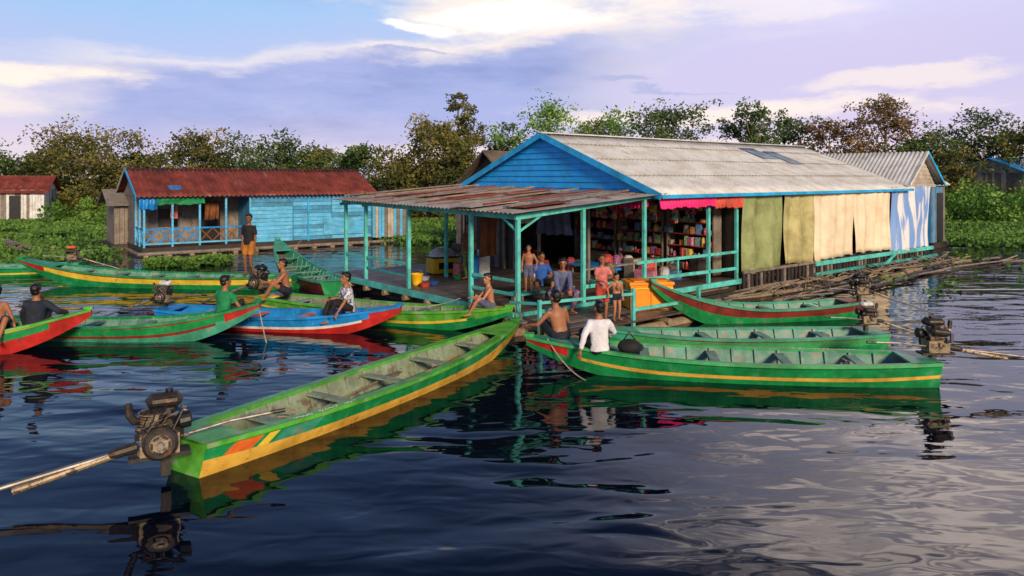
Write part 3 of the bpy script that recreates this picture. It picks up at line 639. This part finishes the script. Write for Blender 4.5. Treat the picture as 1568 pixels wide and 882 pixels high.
def boat(stern,bow,beam=1.1,zs=.4,zm=.33,zb=.75,c=None,name='longtail_boat',sw=.62,bw=.10,deck_f=.86,deck_a=.07,clutter=True,eng=None,bp=.45,low=-.12,letters=False,rimw=.065):
    c=dict(dict(low='b_ochre',s1='b_yellow',hull='b_green',s2='b_green',rail='b_lgreen',ins='b_in',floor='b_floor',bow='b_red',deck='b_lgreen',thw='b_in',stern='b_green'),**(c or {}))
    S=Vector((stern[0],stern[1],0)); E=Vector((bow[0],bow[1],0)); Lg=(E-S).length; ang=math.atan2(E.y-S.y,E.x-S.x)
    e=empty(name,S,ang); n=36; st=[]
    def prof(t_):
        if t_<bp: a=t_/bp; p=sw+(1-sw)*(1-(1-a)**2)
        else: a=(t_-bp)/(1-bp); p=bw+(1-bw)*(1-a**2.1)
        hw=beam/2*p
        h=zm+(zs-zm)*max(0,(.4-t_)/.4)**1.8+(zb-zm)*max(0,(t_-.4)/.6)**2.3
        b=low+.10*max(0,(.25-t_)/.25)**2+(zb-.16-low)*max(0,(t_-.62)/.38)**2.2
        return hw,h,b
    rows=['low','low','s1','hull','s2','rail','rail','rail','rail','ins','floor']
    def sect(t_):
        hw,h,b=prof(t_); o=lambda f,z:(hw*f,b+(h-b)*z)
        fl=min(max(b+.07,-.02),h-.10); inn=max(.012,hw-rimw)
        return [(0,b),(hw*.66,b),o(.83,.42),o(.87,.54),o(.965,.84),(hw,h-.055),(hw+.022,h-.05),(hw+.022,h),(inn,h),(inn,h-.05),(inn*.74,fl),(0,fl)]
    K=12
    q=MB(); vs=[]
    for i in range(n+1):
        t_=i/n; s=sect(t_)
        for sg in(1,-1):
            for (y,z) in s: vs.append((t_*Lg,y*sg,z))
    fa={}
    for i in range(n):
        t_=(i+.5)/n
        for sd_ in(0,1):
            o=i*2*K+sd_*K
            for j in range(K-1):
                f=(o+j,o+j+1,o+2*K+j+1,o+2*K+j)
                if sd_==0: f=f[::-1]
                k=c[rows[j]]
                if rows[j] in('hull','s2','s1') and t_>.90: k=c['bow']
                if rows[j]=='s1' and .86<t_<=.9: k=c['low']
                fa.setdefault(k,[]).append(f)
    i0=q.mi(c['hull'])
    q.v=vs
    for k,fs in fa.items():
        mi=q.mi(k)
        for f in fs: q.f.append(f); q.m.append(mi)
    for i,k in((0,c['stern']),(n,c['bow'])):
        a=[i*2*K+j for j in range(0,9)]; b_=[i*2*K+K+j for j in range(0,9)]
        mi=q.mi(k); f=a+b_[::-1][:-1]
        q.f.append(tuple(f)); q.m.append(mi)
    q.build('hull',e)
    q=MB()
    def deck(ta,tb,k,m=6,dz=.004):
        for i in range(m):
            a=ta+(tb-ta)*i/m; b_=ta+(tb-ta)*(i+1)/m; wa,ha,_=prof(a); wb,hb,_=prof(b_)
            wa=max(.02,wa-.03); wb=max(.02,wb-.03)
            q.add([(a*Lg,-wa,ha+dz),(b_*Lg,-wb,hb+dz),(b_*Lg,wb,hb+dz),(a*Lg,wa,ha+dz),(a*Lg,-wa,ha-.03),(a*Lg,wa,ha-.03),(b_*Lg,-wb,hb-.03),(b_*Lg,wb,hb-.03)],[(0,1,2,3),(0,3,5,4),(1,6,7,2)],k)
    deck(deck_f,.985,c['deck'],8); deck(.0,deck_a,c['deck'],2)
    w1,h1,_=prof(1.); q.box((Lg-.05,0,h1+.01),(.16,w1*2+.05,.05),c['rail'])
    k=0; x=.75
    while x<deck_f*Lg-.2:
        hw,h,b_=prof(x/Lg); inn=max(.02,hw-rimw-.005); fl=max(b_+.07,-.02)
        for sg in(1,-1): q.beam((x,sg*inn*.73,fl),(x,sg*(inn-.012),h-.03),.045,.035,c['ins'])
        q.box((x,0,fl+.015),(.05,inn*1.46,.03),c['ins'])
        if k%3==1: q.box((x,0,h-.085),(.16,inn*1.9,.03),c['thw'])
        x+=.38;k+=1
    for j in range(4):
        xa=deck_a*Lg+.15; xb=(deck_f-.12)*Lg
        q.box(((xa+xb)/2,(-.33+.22*j)*beam*.55,max(low+.07,-.02)+.045),(xb-xa,.16*beam*.6,.015),c['floor'])
    q.build('decks_and_thwarts',e,bevel=.004)
    if clutter:
        q=MB()
        for i in range(8):
            x=R.uniform(.15,.7)*Lg; y=R.uniform(-.2,.2)*beam; z=.08; k=R.choice(['c_red','black','plastic_white','bamboo','c_blue','c_pink','b_floor'])
            if R.random()<.5: q.tube([(x,y,z),(x+R.uniform(-.7,.7),y+.03,z+.02)],[.018,.018],k,6)
            else: q.ell((x,y,z),(R.uniform(.06,.14),R.uniform(.05,.1),.05),k)
        x=.2*Lg; pts=[(x+.16*math.cos(a*.5)*(1-.02*a),.15*math.sin(a*.5),.1+.006*a) for a in range(40)]
        q.tube(pts,[.01]*40,'rope',5)
        q.tube([(.3*Lg,.1,.12),(.3*Lg+1.5,.2,.2)],[.016,.016],'bamboo',6); q.box((.3*Lg+1.62,.21,.2),(.35,.12,.015),'bamboo',rz=.07)
        q.build('boat_gear',e,smooth=False)
    if letters:
        q=MB(); x=.16*Lg
        for i in range(13):
            if i in(4,9): x+=.1; continue
            hw,h,_=prof(x/Lg)
            for kk in range(2): q.box((x+R.uniform(-.01,.02),-(hw-.03)+R.uniform(-.015,.015),h+.006),(.022+.03*kk,.02+.02*(1-kk),.004),'b_white')
            x+=.075
        for (a,b_,k) in((.05,.10,'b_orange'),(.11,.13,'b_yellow'),(.14,.22,'b_teal')):
            pa=[]
            for tt,z in((a,.84),(b_,.84),(b_-.02,.54),(a-.02,.54)):
                hw,h,bb=prof(max(0,tt)); pa.append((tt*Lg,-(hw*(.965 if z>.6 else .87)+.004),bb+(h-bb)*z))
            q.add(pa,[(0,1,2,3)],k)
        q.build('painted_marks',e)
    if eng: 
        en=engine(e,eng.get('x',-.25),zs+eng.get('z',.12),eng.get('yaw',0),eng.get('s',1.),eng.get('tank','iron'),eng.get('shaft',2.6),eng.get('drop',.75))
    return e
boat((-3.65,8.15),(.1,14.45),1.2,.40,.34,.50,dict(rail='b_lime',s2='b_lime',hull='b_green',s1='b_ochre',low='b_ochre',ins='b_ingrey',floor='b_floor',bow='b_lime',deck='b_lime',stern='b_lime',thw='b_ingrey'),eng=dict(x=-.30,z=-.04,s=1.2,shaft=3.0,drop=.42,yaw=-.55),letters=True,rimw=.12)
boat((6.75,11.75),(.25,12.65),1.25,.42,.36,.58,dict(rail='b_lgreen',s2='b_green',hull='b_green',s1='b_ochre',low='b_green',bow='b_red',deck='b_teal'),eng=dict(x=-.05,z=.1,s=1.05,shaft=3,drop=.3,yaw=.15),letters=True,rimw=.08)
boat((7.1,14.1),(1.6,13.75),1.1,.36,.34,.5,dict(rail='b_teal',s2='b_red',hull='b_lgreen',s1='b_green',low='b_green',bow='b_teal',deck='b_teal',stern='b_teal'),eng=dict(x=.25,z=.15,s=.8,tank='plastic_white',shaft=2.6))
boat((8.2,17.4),(3.15,16.55),1.0,.40,.32,.98,dict(rail='b_teal',s2='b_maroon',hull='b_maroon',s1='b_green',low='b_green',bow='b_maroon',deck='b_maroon'),eng=dict(x=-.1,z=.15,s=.9,tank='black'),bw=.08)
boat((-6.2,18.4),(.0,15.45),1.15,.38,.34,.58,dict(rail='b_lime',s2='b_lime',hull='b_lime',s1='b_yellow',low='b_green',bow='b_lime',deck='b_yellow',ins='b_ingrey'),eng=dict(x=-.2,z=.15,s=1.1,tank='black'))
boat((-7.9,16.6),(-2.35,15.5),1.15,.38,.33,.60,dict(rail='b_blue',s2='b_blue',hull='b_blue',s1='b_white',low='b_red',bow='b_red',deck='b_blue',ins='b_blue',thw='b_orange',stern='b_blue'),eng=dict(x=0,z=.12,s=.9,tank='plastic_white'))
boat((-11,15.2),(-5.15,14.95),1.1,.38,.33,.76,dict(rail='b_green',s2='b_red',hull='b_green',s1='b_maroon',low='b_teal',bow='b_red',deck='b_green'),bw=.08)
boat((-14,12.4),(-8.25,14.35),1.1,.38,.35,.74,dict(rail='b_lime',s2='b_yellow',hull='b_green',s1='b_red',low='b_red',bow='b_red',deck='b_lime',thw='b_blue'),bw=.08)
boat((-6.4,21.7),(-15.3,22.8),1.25,.42,.36,.80,dict(rail='b_green',s2='b_red',hull='b_yellow',s1='b_green',low='b_green',bow='b_red',deck='b_green'),eng=None,bw=.15)
boat((-4.95,20.4),(-8.6,26.8),1.25,.42,.36,1.05,dict(rail='b_teal',s2='b_yellow',hull='b_maroon',s1='b_maroon',low='b_maroon',bow='b_maroon',deck='b_teal',ins='b_teal'),bw=.1)
boat((-14.8,25.2),(-19.5,24.2),1.1,.4,.33,.6,dict(rail='b_teal',s2='b_green',hull='b_green',low='b_green'),eng=dict(x=.3,z=.1,s=.9,tank='b_orange'),clutter=False)
boat((-17.3,29.6),(-22,31.8),1.0,.3,.25,.6,dict(rail='greywood',s2='greywood',hull='greywood',s1='darkwood',low='darkwood',bow='greywood',deck='greywood',ins='greywood',stern='greywood'),name='wooden_canoe',clutter=False)

# ------------------------------------------------------------ small things
q=MB()
q.box((0,0,.30),(1.0,.66,.56),'orange'); q.box((0,0,.61),(1.06,.72,.07),'orange'); 
for x in(-.36,0,.36): q.box((x,-.34,.3),(.05,.03,.5),'orange'); q.box((x,.34,.3),(.05,.03,.5),'orange')
for y in(-.2,.2): q.box((.51,y,.3),(.03,.05,.5),'orange'); q.box((-.51,y,.3),(.03,.05,.5),'orange')
q.box((0,-.35,.5),(1.0,.03,.04),'yellow'); q.box((0,0,.655),(.8,.5,.02),'orange')
q.build('orange_ice_chest',None,bevel=.02,loc=(3.15,17.0,.27),rz=.12)
q=MB(); q.tube([(0,0,0),(0,0,.06),(0,0,.30),(0,0,.32)],[.12,.13,.17,.185],'yellow',20,cap=False); q.tube([(0,0,.012),(0,0,.014)],[.12,.12],'yellow',20)
q.tube([(-.17,0,.3),(-.1,.02,.42),(.1,.02,.42),(.17,0,.3)],[.006]*4,'steel',5)
q.build('yellow_bucket',None,smooth=True,loc=(-2.6,20.0,.355),solid=.006)
q=MB(); q.box((0,0,.25),(.85,.6,.46),'yellow'); q.box((0,0,.5),(.9,.65,.05),'black'); q.ell((0,0,.52),(.44,.31,.28),'plastic_white'); q.box((0,-.31,.25),(.5,.02,.2),'c_black')
for x in(-.35,.35): q.box((x,-.2,.02),(.08,.08,.06),'black')
q.build('cooler_box',None,bevel=.03,loc=(-2.15,22.6,.36),rz=.5)
q=MB()
for i,(x,y,k) in enumerate([(-2.35,19.7,'c_red'),(-2.15,20.1,'c_blue'),(-2.5,21.0,'plastic_white'),(-1.6,21.3,'b_green'),(-1.2,22.5,'magenta')]):
    q.tube([(x,y,.355),(x,y,.40),(x,y,.46)],[.10,.12,.15],k,14)
q.build('plastic_basins',None,smooth=False)
q=MB()
for i in range(9):
    x=-1.3+R.uniform(-.9,2.2); y=21.8+R.uniform(-.8,1.5); hh=R.uniform(.25,.8)
    k=R.choice(['plastic_white','b_blue','aqua','c_slate','yellow','c_pink','darkwood'])
    if i%2: q.box((x,y,.36+hh/2),(.35,.3,hh),k,rz=R.random())
    else: q.tube([(x,y,.36),(x,y,.36+hh*.8),(x,y,.36+hh)],[.16,.17,.09],k,14)
q.build('household_goods',None,bevel=.015)
q=MB(); q.box((.4,17.75,.52),(.9,.5,.05),'aqua_dk',rz=AU)
for a in(-.35,.35):
    q.box((.4+a*.77,17.75+a*.64,.42),(.06,.4,.18),'greywood',rz=AU)
q.box((1.2,18.0,.62),(.5,.5,.05),'greywood',rz=AU); q.box((1.2,18,.47),(.4,.4,.28),'darkwood',rz=AU)
q.build('low_bench',None,bevel=.006)
q=MB()
def rope(a,b,sag=.25,r=.011):
    a=Vector(a);b=Vector(b); q.tube([a.lerp(b,i/14)-Vector((0,0,sag*4*(i/14)*(1-i/14))) for i in range(15)],[r]*15,'rope',5)
rope((.6,12.45,.56),(1.2,11.9,.0),.1); rope((.1,14.4,.5),(.05,15.9,.7),.1); rope((.3,12.7,.56),(.13,15.9,.6),.12); rope((0,15.4,.55),(.1,16,.8),.1)
rope((-2.4,15.5,.6),(-1.2,17.0,.5),.1); rope((-8.5,26.7,1.),(-8.6,30,.8),.3); rope((-5.2,15,.72),(-4.9,14.6,0),.05); rope((3.2,16.5,.95),(3.0,17.8,.7),.1)
q.build('mooring_ropes')

# ------------------------------------------------------------ people
def ik(a,b,l1,l2,pole):
    a=Vector(a);b=Vector(b); d=b-a; D=min(max(d.length,.05),(l1+l2)*.995); u=d.normalized(); b=a+u*D
    x=(l1*l1-l2*l2+D*D)/(2*D); h=math.sqrt(max(0,l1*l1-x*x)); p=Vector(pole); p=(p-u*p.dot(u)); p=p.normalized() if p.length>1e-4 else u.orthogonal().normalized()
    return a+u*x+p*h,b
def person(name,loc,yaw,Ht=1.68,pel=(0,0,.92),lean=(0,0),twist=0,head=(0,0),lh=None,rh=None,lf=None,rf=None,kp=(0,1,.3),lkp=None,skin='skin',
           shirt=None,sleeve=.6,pants='c_black',plen=.5,longhair=False,ep=(0,-.6,-.5),slim=1.):
    S=Ht/1.7; e=empty(name,loc,rad(yaw)); e.scale=(S,S,S)
    P=Vector(pel); Up=Vector((lean[0],lean[1],1)).normalized(); tw=rad(twist)
    Rv=Vector((math.cos(tw),math.sin(tw),0)); Rv=(Rv-Up*Rv.dot(Up)).normalized(); Fw=Up.cross(Rv)
    X0=Vector((1,0,0)); sh={}; hp={}
    for sg,nm in((-1,'l'),(1,'r')): sh[nm]=P+Up*.425+Rv*sg*.16*slim; hp[nm]=P+X0*sg*.09-Vector((0,0,.02))
    hands={'l':Vector(lh) if lh else P+Vector((-.24,.05,-.08)),'r':Vector(rh) if rh else P+Vector((.24,.05,-.08))}
    feet={'l':Vector(lf) if lf else Vector((-.1,0,.07)),'r':Vector(rf) if rf else Vector((.1,0,.07))}
    body=MB(); hnd=MB(); top=MB(); bot=MB()
    def rings(o,ups,k,mb,ext=0):
        ps=[];r_=[]
        for u,a,b in ups:
            ps.append(P+Up*u); r_.append((a*slim+ext,b*slim+ext))
        mb.tube(ps,r_,k,18,side=Rv)
    prof=[(-.10,.11,.085),(-.04,.155,.11),(.04,.155,.108),(.14,.132,.092),(.25,.148,.10),(.35,.162,.108),(.41,.152,.096),(.455,.115,.08),(.49,.072,.066),(.53,.056,.056),(.60,.054,.056)]
    rings(0,prof,skin,body)
    hdir=Vector((0,0,1)).lerp(Up,.5).normalized(); hy=rad(head[0])+tw
    hr=Vector((math.cos(hy),math.sin(hy),0)); hr=(hr-hdir*hr.dot(hdir)).normalized(); hf=hdir.cross(hr)
    pit=rad(head[1]); hu=(hdir*math.cos(pit)+hf*math.sin(pit)); hf=hu.cross(hr)
    hc=P+Up*.545+hu*.125+hf*.014
    Mh=Matrix((hr,hf,hu)).transposed()
    W=lambda x,y,z: hc+Mh@(Vector((x,y,z))*1.1)
    body.tube([P+Up*.53,W(0,-.02,-.06)],[.052,.055],skin,12)
    body.ell(W(0,-.008,.02),(.081,.101,.105),skin,Mh); body.ell(W(0,.016,-.045),(.062,.075,.077),skin,Mh)
    body.tube([W(0,.088,.022),W(0,.098,.0),W(0,.112,-.024),W(0,.09,-.034)],[.009,.012,.017,.012],skin,8)
    body.ell(W(0,.085,-.062),(.026,.014,.012),skin,Mh); body.ell(W(0,.075,-.098),(.025,.02,.018),skin,Mh)
    for sg in(-1,1): body.ell(W(sg*.077,-.008,-.005),(.013,.02,.032),skin,Mh); body.ell(W(sg*.03,.075,.028),(.025,.014,.01),skin,Mh)
    face=MB()
    for sg in(-1,1): face.ell(W(sg*.03,.082,.008),(.012,.007,.005),'eyew',Mh,10,6); face.ell(W(sg*.03,.088,.008),(.0065,.005,.0055),'black',Mh,8,6); face.tube([W(sg*.014,.09,.03),W(sg*.03,.091,.035),W(sg*.048,.08,.03)],[.004,.005,.003],'hairm',6)
    face.ell(W(0,.096,-.062),(.022,.006,.006),'lip',Mh,10,6)
    face.build('face_features',e,smooth=True)
    hair=MB(); hair.ell(W(0,-.026,.045),(.092,.102,.098),'hairm',Mh,20,14); hair.ell(W(0,-.05,.0),(.081,.068,.084),'hairm',Mh,16,10); hair.ell(W(.01,.04,.095),(.066,.05,.033),'hairm',Mh,12,8)
    if longhair: hair.tube([W(0,-.07,.04),W(0,-.10,-.05),W(0,-.09,-.16),W(0,-.07,-.26)],[(.07,.04),(.075,.04),(.06,.03),(.03,.02)],'hairm',12,side=hr)
    hair.build('hair',e,remesh=.012)
    for nm,sg in(('l',-1),('r',1)):
        s=sh[nm]; pole=Vector((sg*ep[0] if ep[0] else sg*.45,ep[1],ep[2]))
        el,wr=ik(s,hands[nm],.28,.25,pole)
        ins=P+Up*.405+Rv*sg*.07
        pts=[ins,s,s.lerp(el,.3),s.lerp(el,.75),el,el.lerp(wr,.3),el.lerp(wr,.75),wr]
        rr=[.052,.054,.048,.040,.036,.037,.029,.024]
        if shirt: rr[0]-=.006; rr[1]-=.008; rr[2]-=.004
        body.tube(pts,[x*slim for x in rr],skin,12)
        d=(wr-el).normalized(); tgt=Vector((d.x,d.y,d.z-.25)).normalized()
        side=tgt.cross(Vector((0,0,1))); side=side.normalized() if side.length>.2 else Vector((1,0,0)); nrm=side.cross(tgt)
        pm_=wr+tgt*.085
        hnd.tube([wr-d*.02,wr+tgt*.02,wr+tgt*.055,pm_],[(.022,.018),(.030,.018),(.040,.016),(.038,.012)],skin,12,side=side)
        for f,(off,ln) in enumerate(((-.028,.066),(-.01,.078),(.010,.073),(.027,.058))):
            b0=pm_-tgt*.012+side*off; b1=b0+tgt*ln*.5+side*off*.15-nrm*.004; b2=b0+tgt*ln*.82-nrm*.018+side*off*.2; b3=b0+tgt*ln-nrm*.034+side*off*.2
            hnd.tube([b0,b1,b2,b3],[.0095,.009,.0078,.006],skin,7)
        ts=-sg; b0=wr+tgt*.03+side*ts*.026; hnd.tube([b0,b0+tgt*.03+side*ts*.024-nrm*.006,b0+tgt*.06+side*ts*.03-nrm*.014],[.013,.011,.0075],skin,7)
        if shirt:
            if sleeve<=1: e1=s.lerp(el,max(.15,sleeve)); sp_=[ins,s,s.lerp(e1,.5),e1]; sr=[.068,.071,.067,.061]
            else: sp_=[ins,s,s.lerp(el,.6),el,el.lerp(wr,.5),el.lerp(wr,.88)]; sr=[.068,.071,.062,.055,.049,.040]
            top.tube(sp_,[x*slim for x in sr],shirt,14)
        h=hp[nm]; kpp=Vector(lkp[nm]) if lkp else Vector((kp[0]*sg,kp[1],kp[2]))
        kn,an=ik(h,feet[nm],.43,.41,kpp)
        body.tube([h+Vector((0,0,.03)),h.lerp(kn,.3),h.lerp(kn,.75),kn,kn.lerp(an,.3),kn.lerp(an,.75),an],[.085*slim,.08*slim,.06*slim,.052,.053,.038,.034],skin,14)
        fd=Vector((kn.x-h.x,kn.y-h.y,0)); fd=fd.normalized() if fd.length>.08 else Vector((sg*.2,1,0)).normalized()
        if abs(pel[2]-.92)<.1: fd=Vector((sg*.25,1,0)).normalized()
        fz=Vector((0,0,-.035)); sdv=fd.cross(Vector((0,0,1)))
        body.tube([an-fd*.05+fz,an-fd*.01+fz*.6,an+fd*.07+fz,an+fd*.14+fz*1.1,an+fd*.18+fz*1.2],[(.025,.022),(.034,.038),(.036,.028),(.042,.018),(.035,.012)],skin,12,side=sdv)
        if pants:
            if plen<=1: e1=h.lerp(kn,plen); pp=[h+Vector((0,0,.03)),h.lerp(e1,.5),e1]; pr=[.10*slim,.098*slim,.092-.012*plen]
            else: pp=[h+Vector((0,0,.03)),h.lerp(kn,.6),kn,kn.lerp(an,.5),kn.lerp(an,.9)]; pr=[.1*slim,.088,.072,.066,.058]
            bot.tube(pp,pr,pants,14)
    body.build('body',e,remesh=.013); hnd.build('hands',e,smooth=True)
    if shirt:
        rings(0,[(-.07,.165,.118),(.02,.165,.12),(.12,.15,.108),(.25,.158,.112),(.35,.170,.118),(.41,.160,.108),(.45,.125,.092),(.478,.088,.078)],shirt,top,.008)
        top.build('shirt',e,remesh=.015)
    if pants:
        rings(0,[(-.11,.10,.08),(-.05,.155,.115),(.02,.16,.115),(.07,.152,.108)],pants,bot,.008)
        bot.build('trousers',e,remesh=.015)
    return e
SIT=dict(pel=(0,0,.10),lf=(-.14,.55,-.05),rf=(.14,.5,-.05),kp=(.3,.2,1))
def sit(name,loc,yaw,**k):
    d=dict(SIT); d.update(k); return person(name,loc,yaw,**d)
person('standing_man',(-7.82,21.75,.42),165,1.78,shirt='c_black',sleeve=.75,pants='c_gold',plen=.8,skin='skin_dk',lh=(-.2,.02,.80),rh=(.2,.05,.8),head=(15,0))
sit('seated_man',(-6.0,15.15,.38),-20,shirt='c_green',sleeve=.7,pants='c_black',plen=1.2,rh=(.42,.25,.05),lh=(-.1,.35,.3),lean=(.05,.1),head=(-25,-5))
sit('seated_man',(-5.55,18.05,.42),110,skin='skin',shirt=None,pants='c_navy',plen=.6,lean=(0,.2),lh=(-.15,.5,.35),rh=(.1,.5,.3),head=(20,-10))
sit('seated_man',(-3.5,15.75,.40),120,shirt='c_floral',sleeve=.8,pants='c_black',plen=1.3,lean=(-.1,.18),lh=(-.38,.42,.02),rh=(.15,.4,.3),head=(15,-8),lf=(-.1,.5,-.12),rf=(.2,.5,-.1))
sit('seated_boy',(-.45,15.75,.45),100,Ht=1.5,skin='skin_lt',pants='c_slate',plen=.9,lean=(0,.14),lh=(-.12,.45,.35),rh=(.05,.55,.1),head=(30,-5))
sit('seated_man',(-9.72,13.85,.38),200,skin='skin',pants='c_navy',plen=1,lean=(.1,.05),lh=(-.3,.1,.05),rh=(.3,.2,.2),head=(-30,-10))
sit('seated_man',(-9.1,13.95,.38),30,shirt='c_navy',sleeve=2,pants='c_black',plen=1.3,rh=(.55,.15,.28),lh=(-.1,.4,.3),lean=(.05,.1),head=(-30,-12))
sit('seated_man',(.85,12.7,.46),20,skin='skin',shirt=None,pants='c_navy',plen=1,lean=(-.12,.2),lh=(-.50,.35,.25),rh=(.15,.4,.2),head=(20,-12),ep=(.6,-.2,-.8))
sit('seated_woman',(1.45,12.15,.39),10,Ht=1.62,skin='skin',shirt='c_white',sleeve=2,pants='c_black',plen=1.3,lean=(.02,.12),lh=(-.40,-.12,.0),rh=(.2,.35,.2),head=(15,-8),longhair=False,ep=(.8,-.3,-.1))
person('crouching_man',(1.1,16.35,.62),185,1.66,pel=(0,0,.18),lean=(0,.35),lf=(-.18,.38,-.22),rf=(.18,.38,-.22),kp=(.5,.3,1),skin='skin',shirt='c_slate',sleeve=2,pants='c_purple',plen=1.3,lh=(-.12,.55,.25),rh=(.12,.55,.2),head=(-5,5))
sit('seated_man',(.72,17.9,.64),190,Ht=1.6,shirt='c_blue',sleeve=.8,pants='c_black',plen=1,lh=(-.15,.4,.35),rh=(.3,.4,.3),lf=(-.14,.5,-.25),rf=(.14,.5,-.25),head=(10,0))
person('toddler',(.40,17.55,.56),170,1.12,shirt=None,pants='c_slate',plen=.85,skin='skin',slim=1.1,lh=(-.3,.15,.95),head=(-10,-5))
person('standing_girl',(1.9,15.45,.28),190,1.38,shirt='c_pink',sleeve=.6,pants='c_red',plen=.95,skin='skin',longhair=True,rh=(.05,.28,1.05),lh=(-.35,.22,.95),head=(-10,-8),slim=.92)
person('toddler',(2.2,15.4,.30),200,.98,shirt=None,pants='c_navy',plen=.4,skin='skin_lt',slim=1.12,rh=(.38,.1,1.0),head=(10,0))
person('standing_woman',(-1.25,21.2,.36),140,1.62,shirt='c_brown',sleeve=.8,pants='c_print',plen=1.4,skin='skin',longhair=True,slim=1.)
q=MB()
q.ell((0,0,.1),(.2,.16,.12),'c_black'); q.ell((.12,.1,.06),(.14,.1,.08),'c_navy'); q.tube([(-.1,0,.2),(0,.02,.33),(.1,0,.2)],[.012]*3,'c_black',6)
q.build('cloth_bag',None,smooth=True,loc=(1.95,12.15,.40))
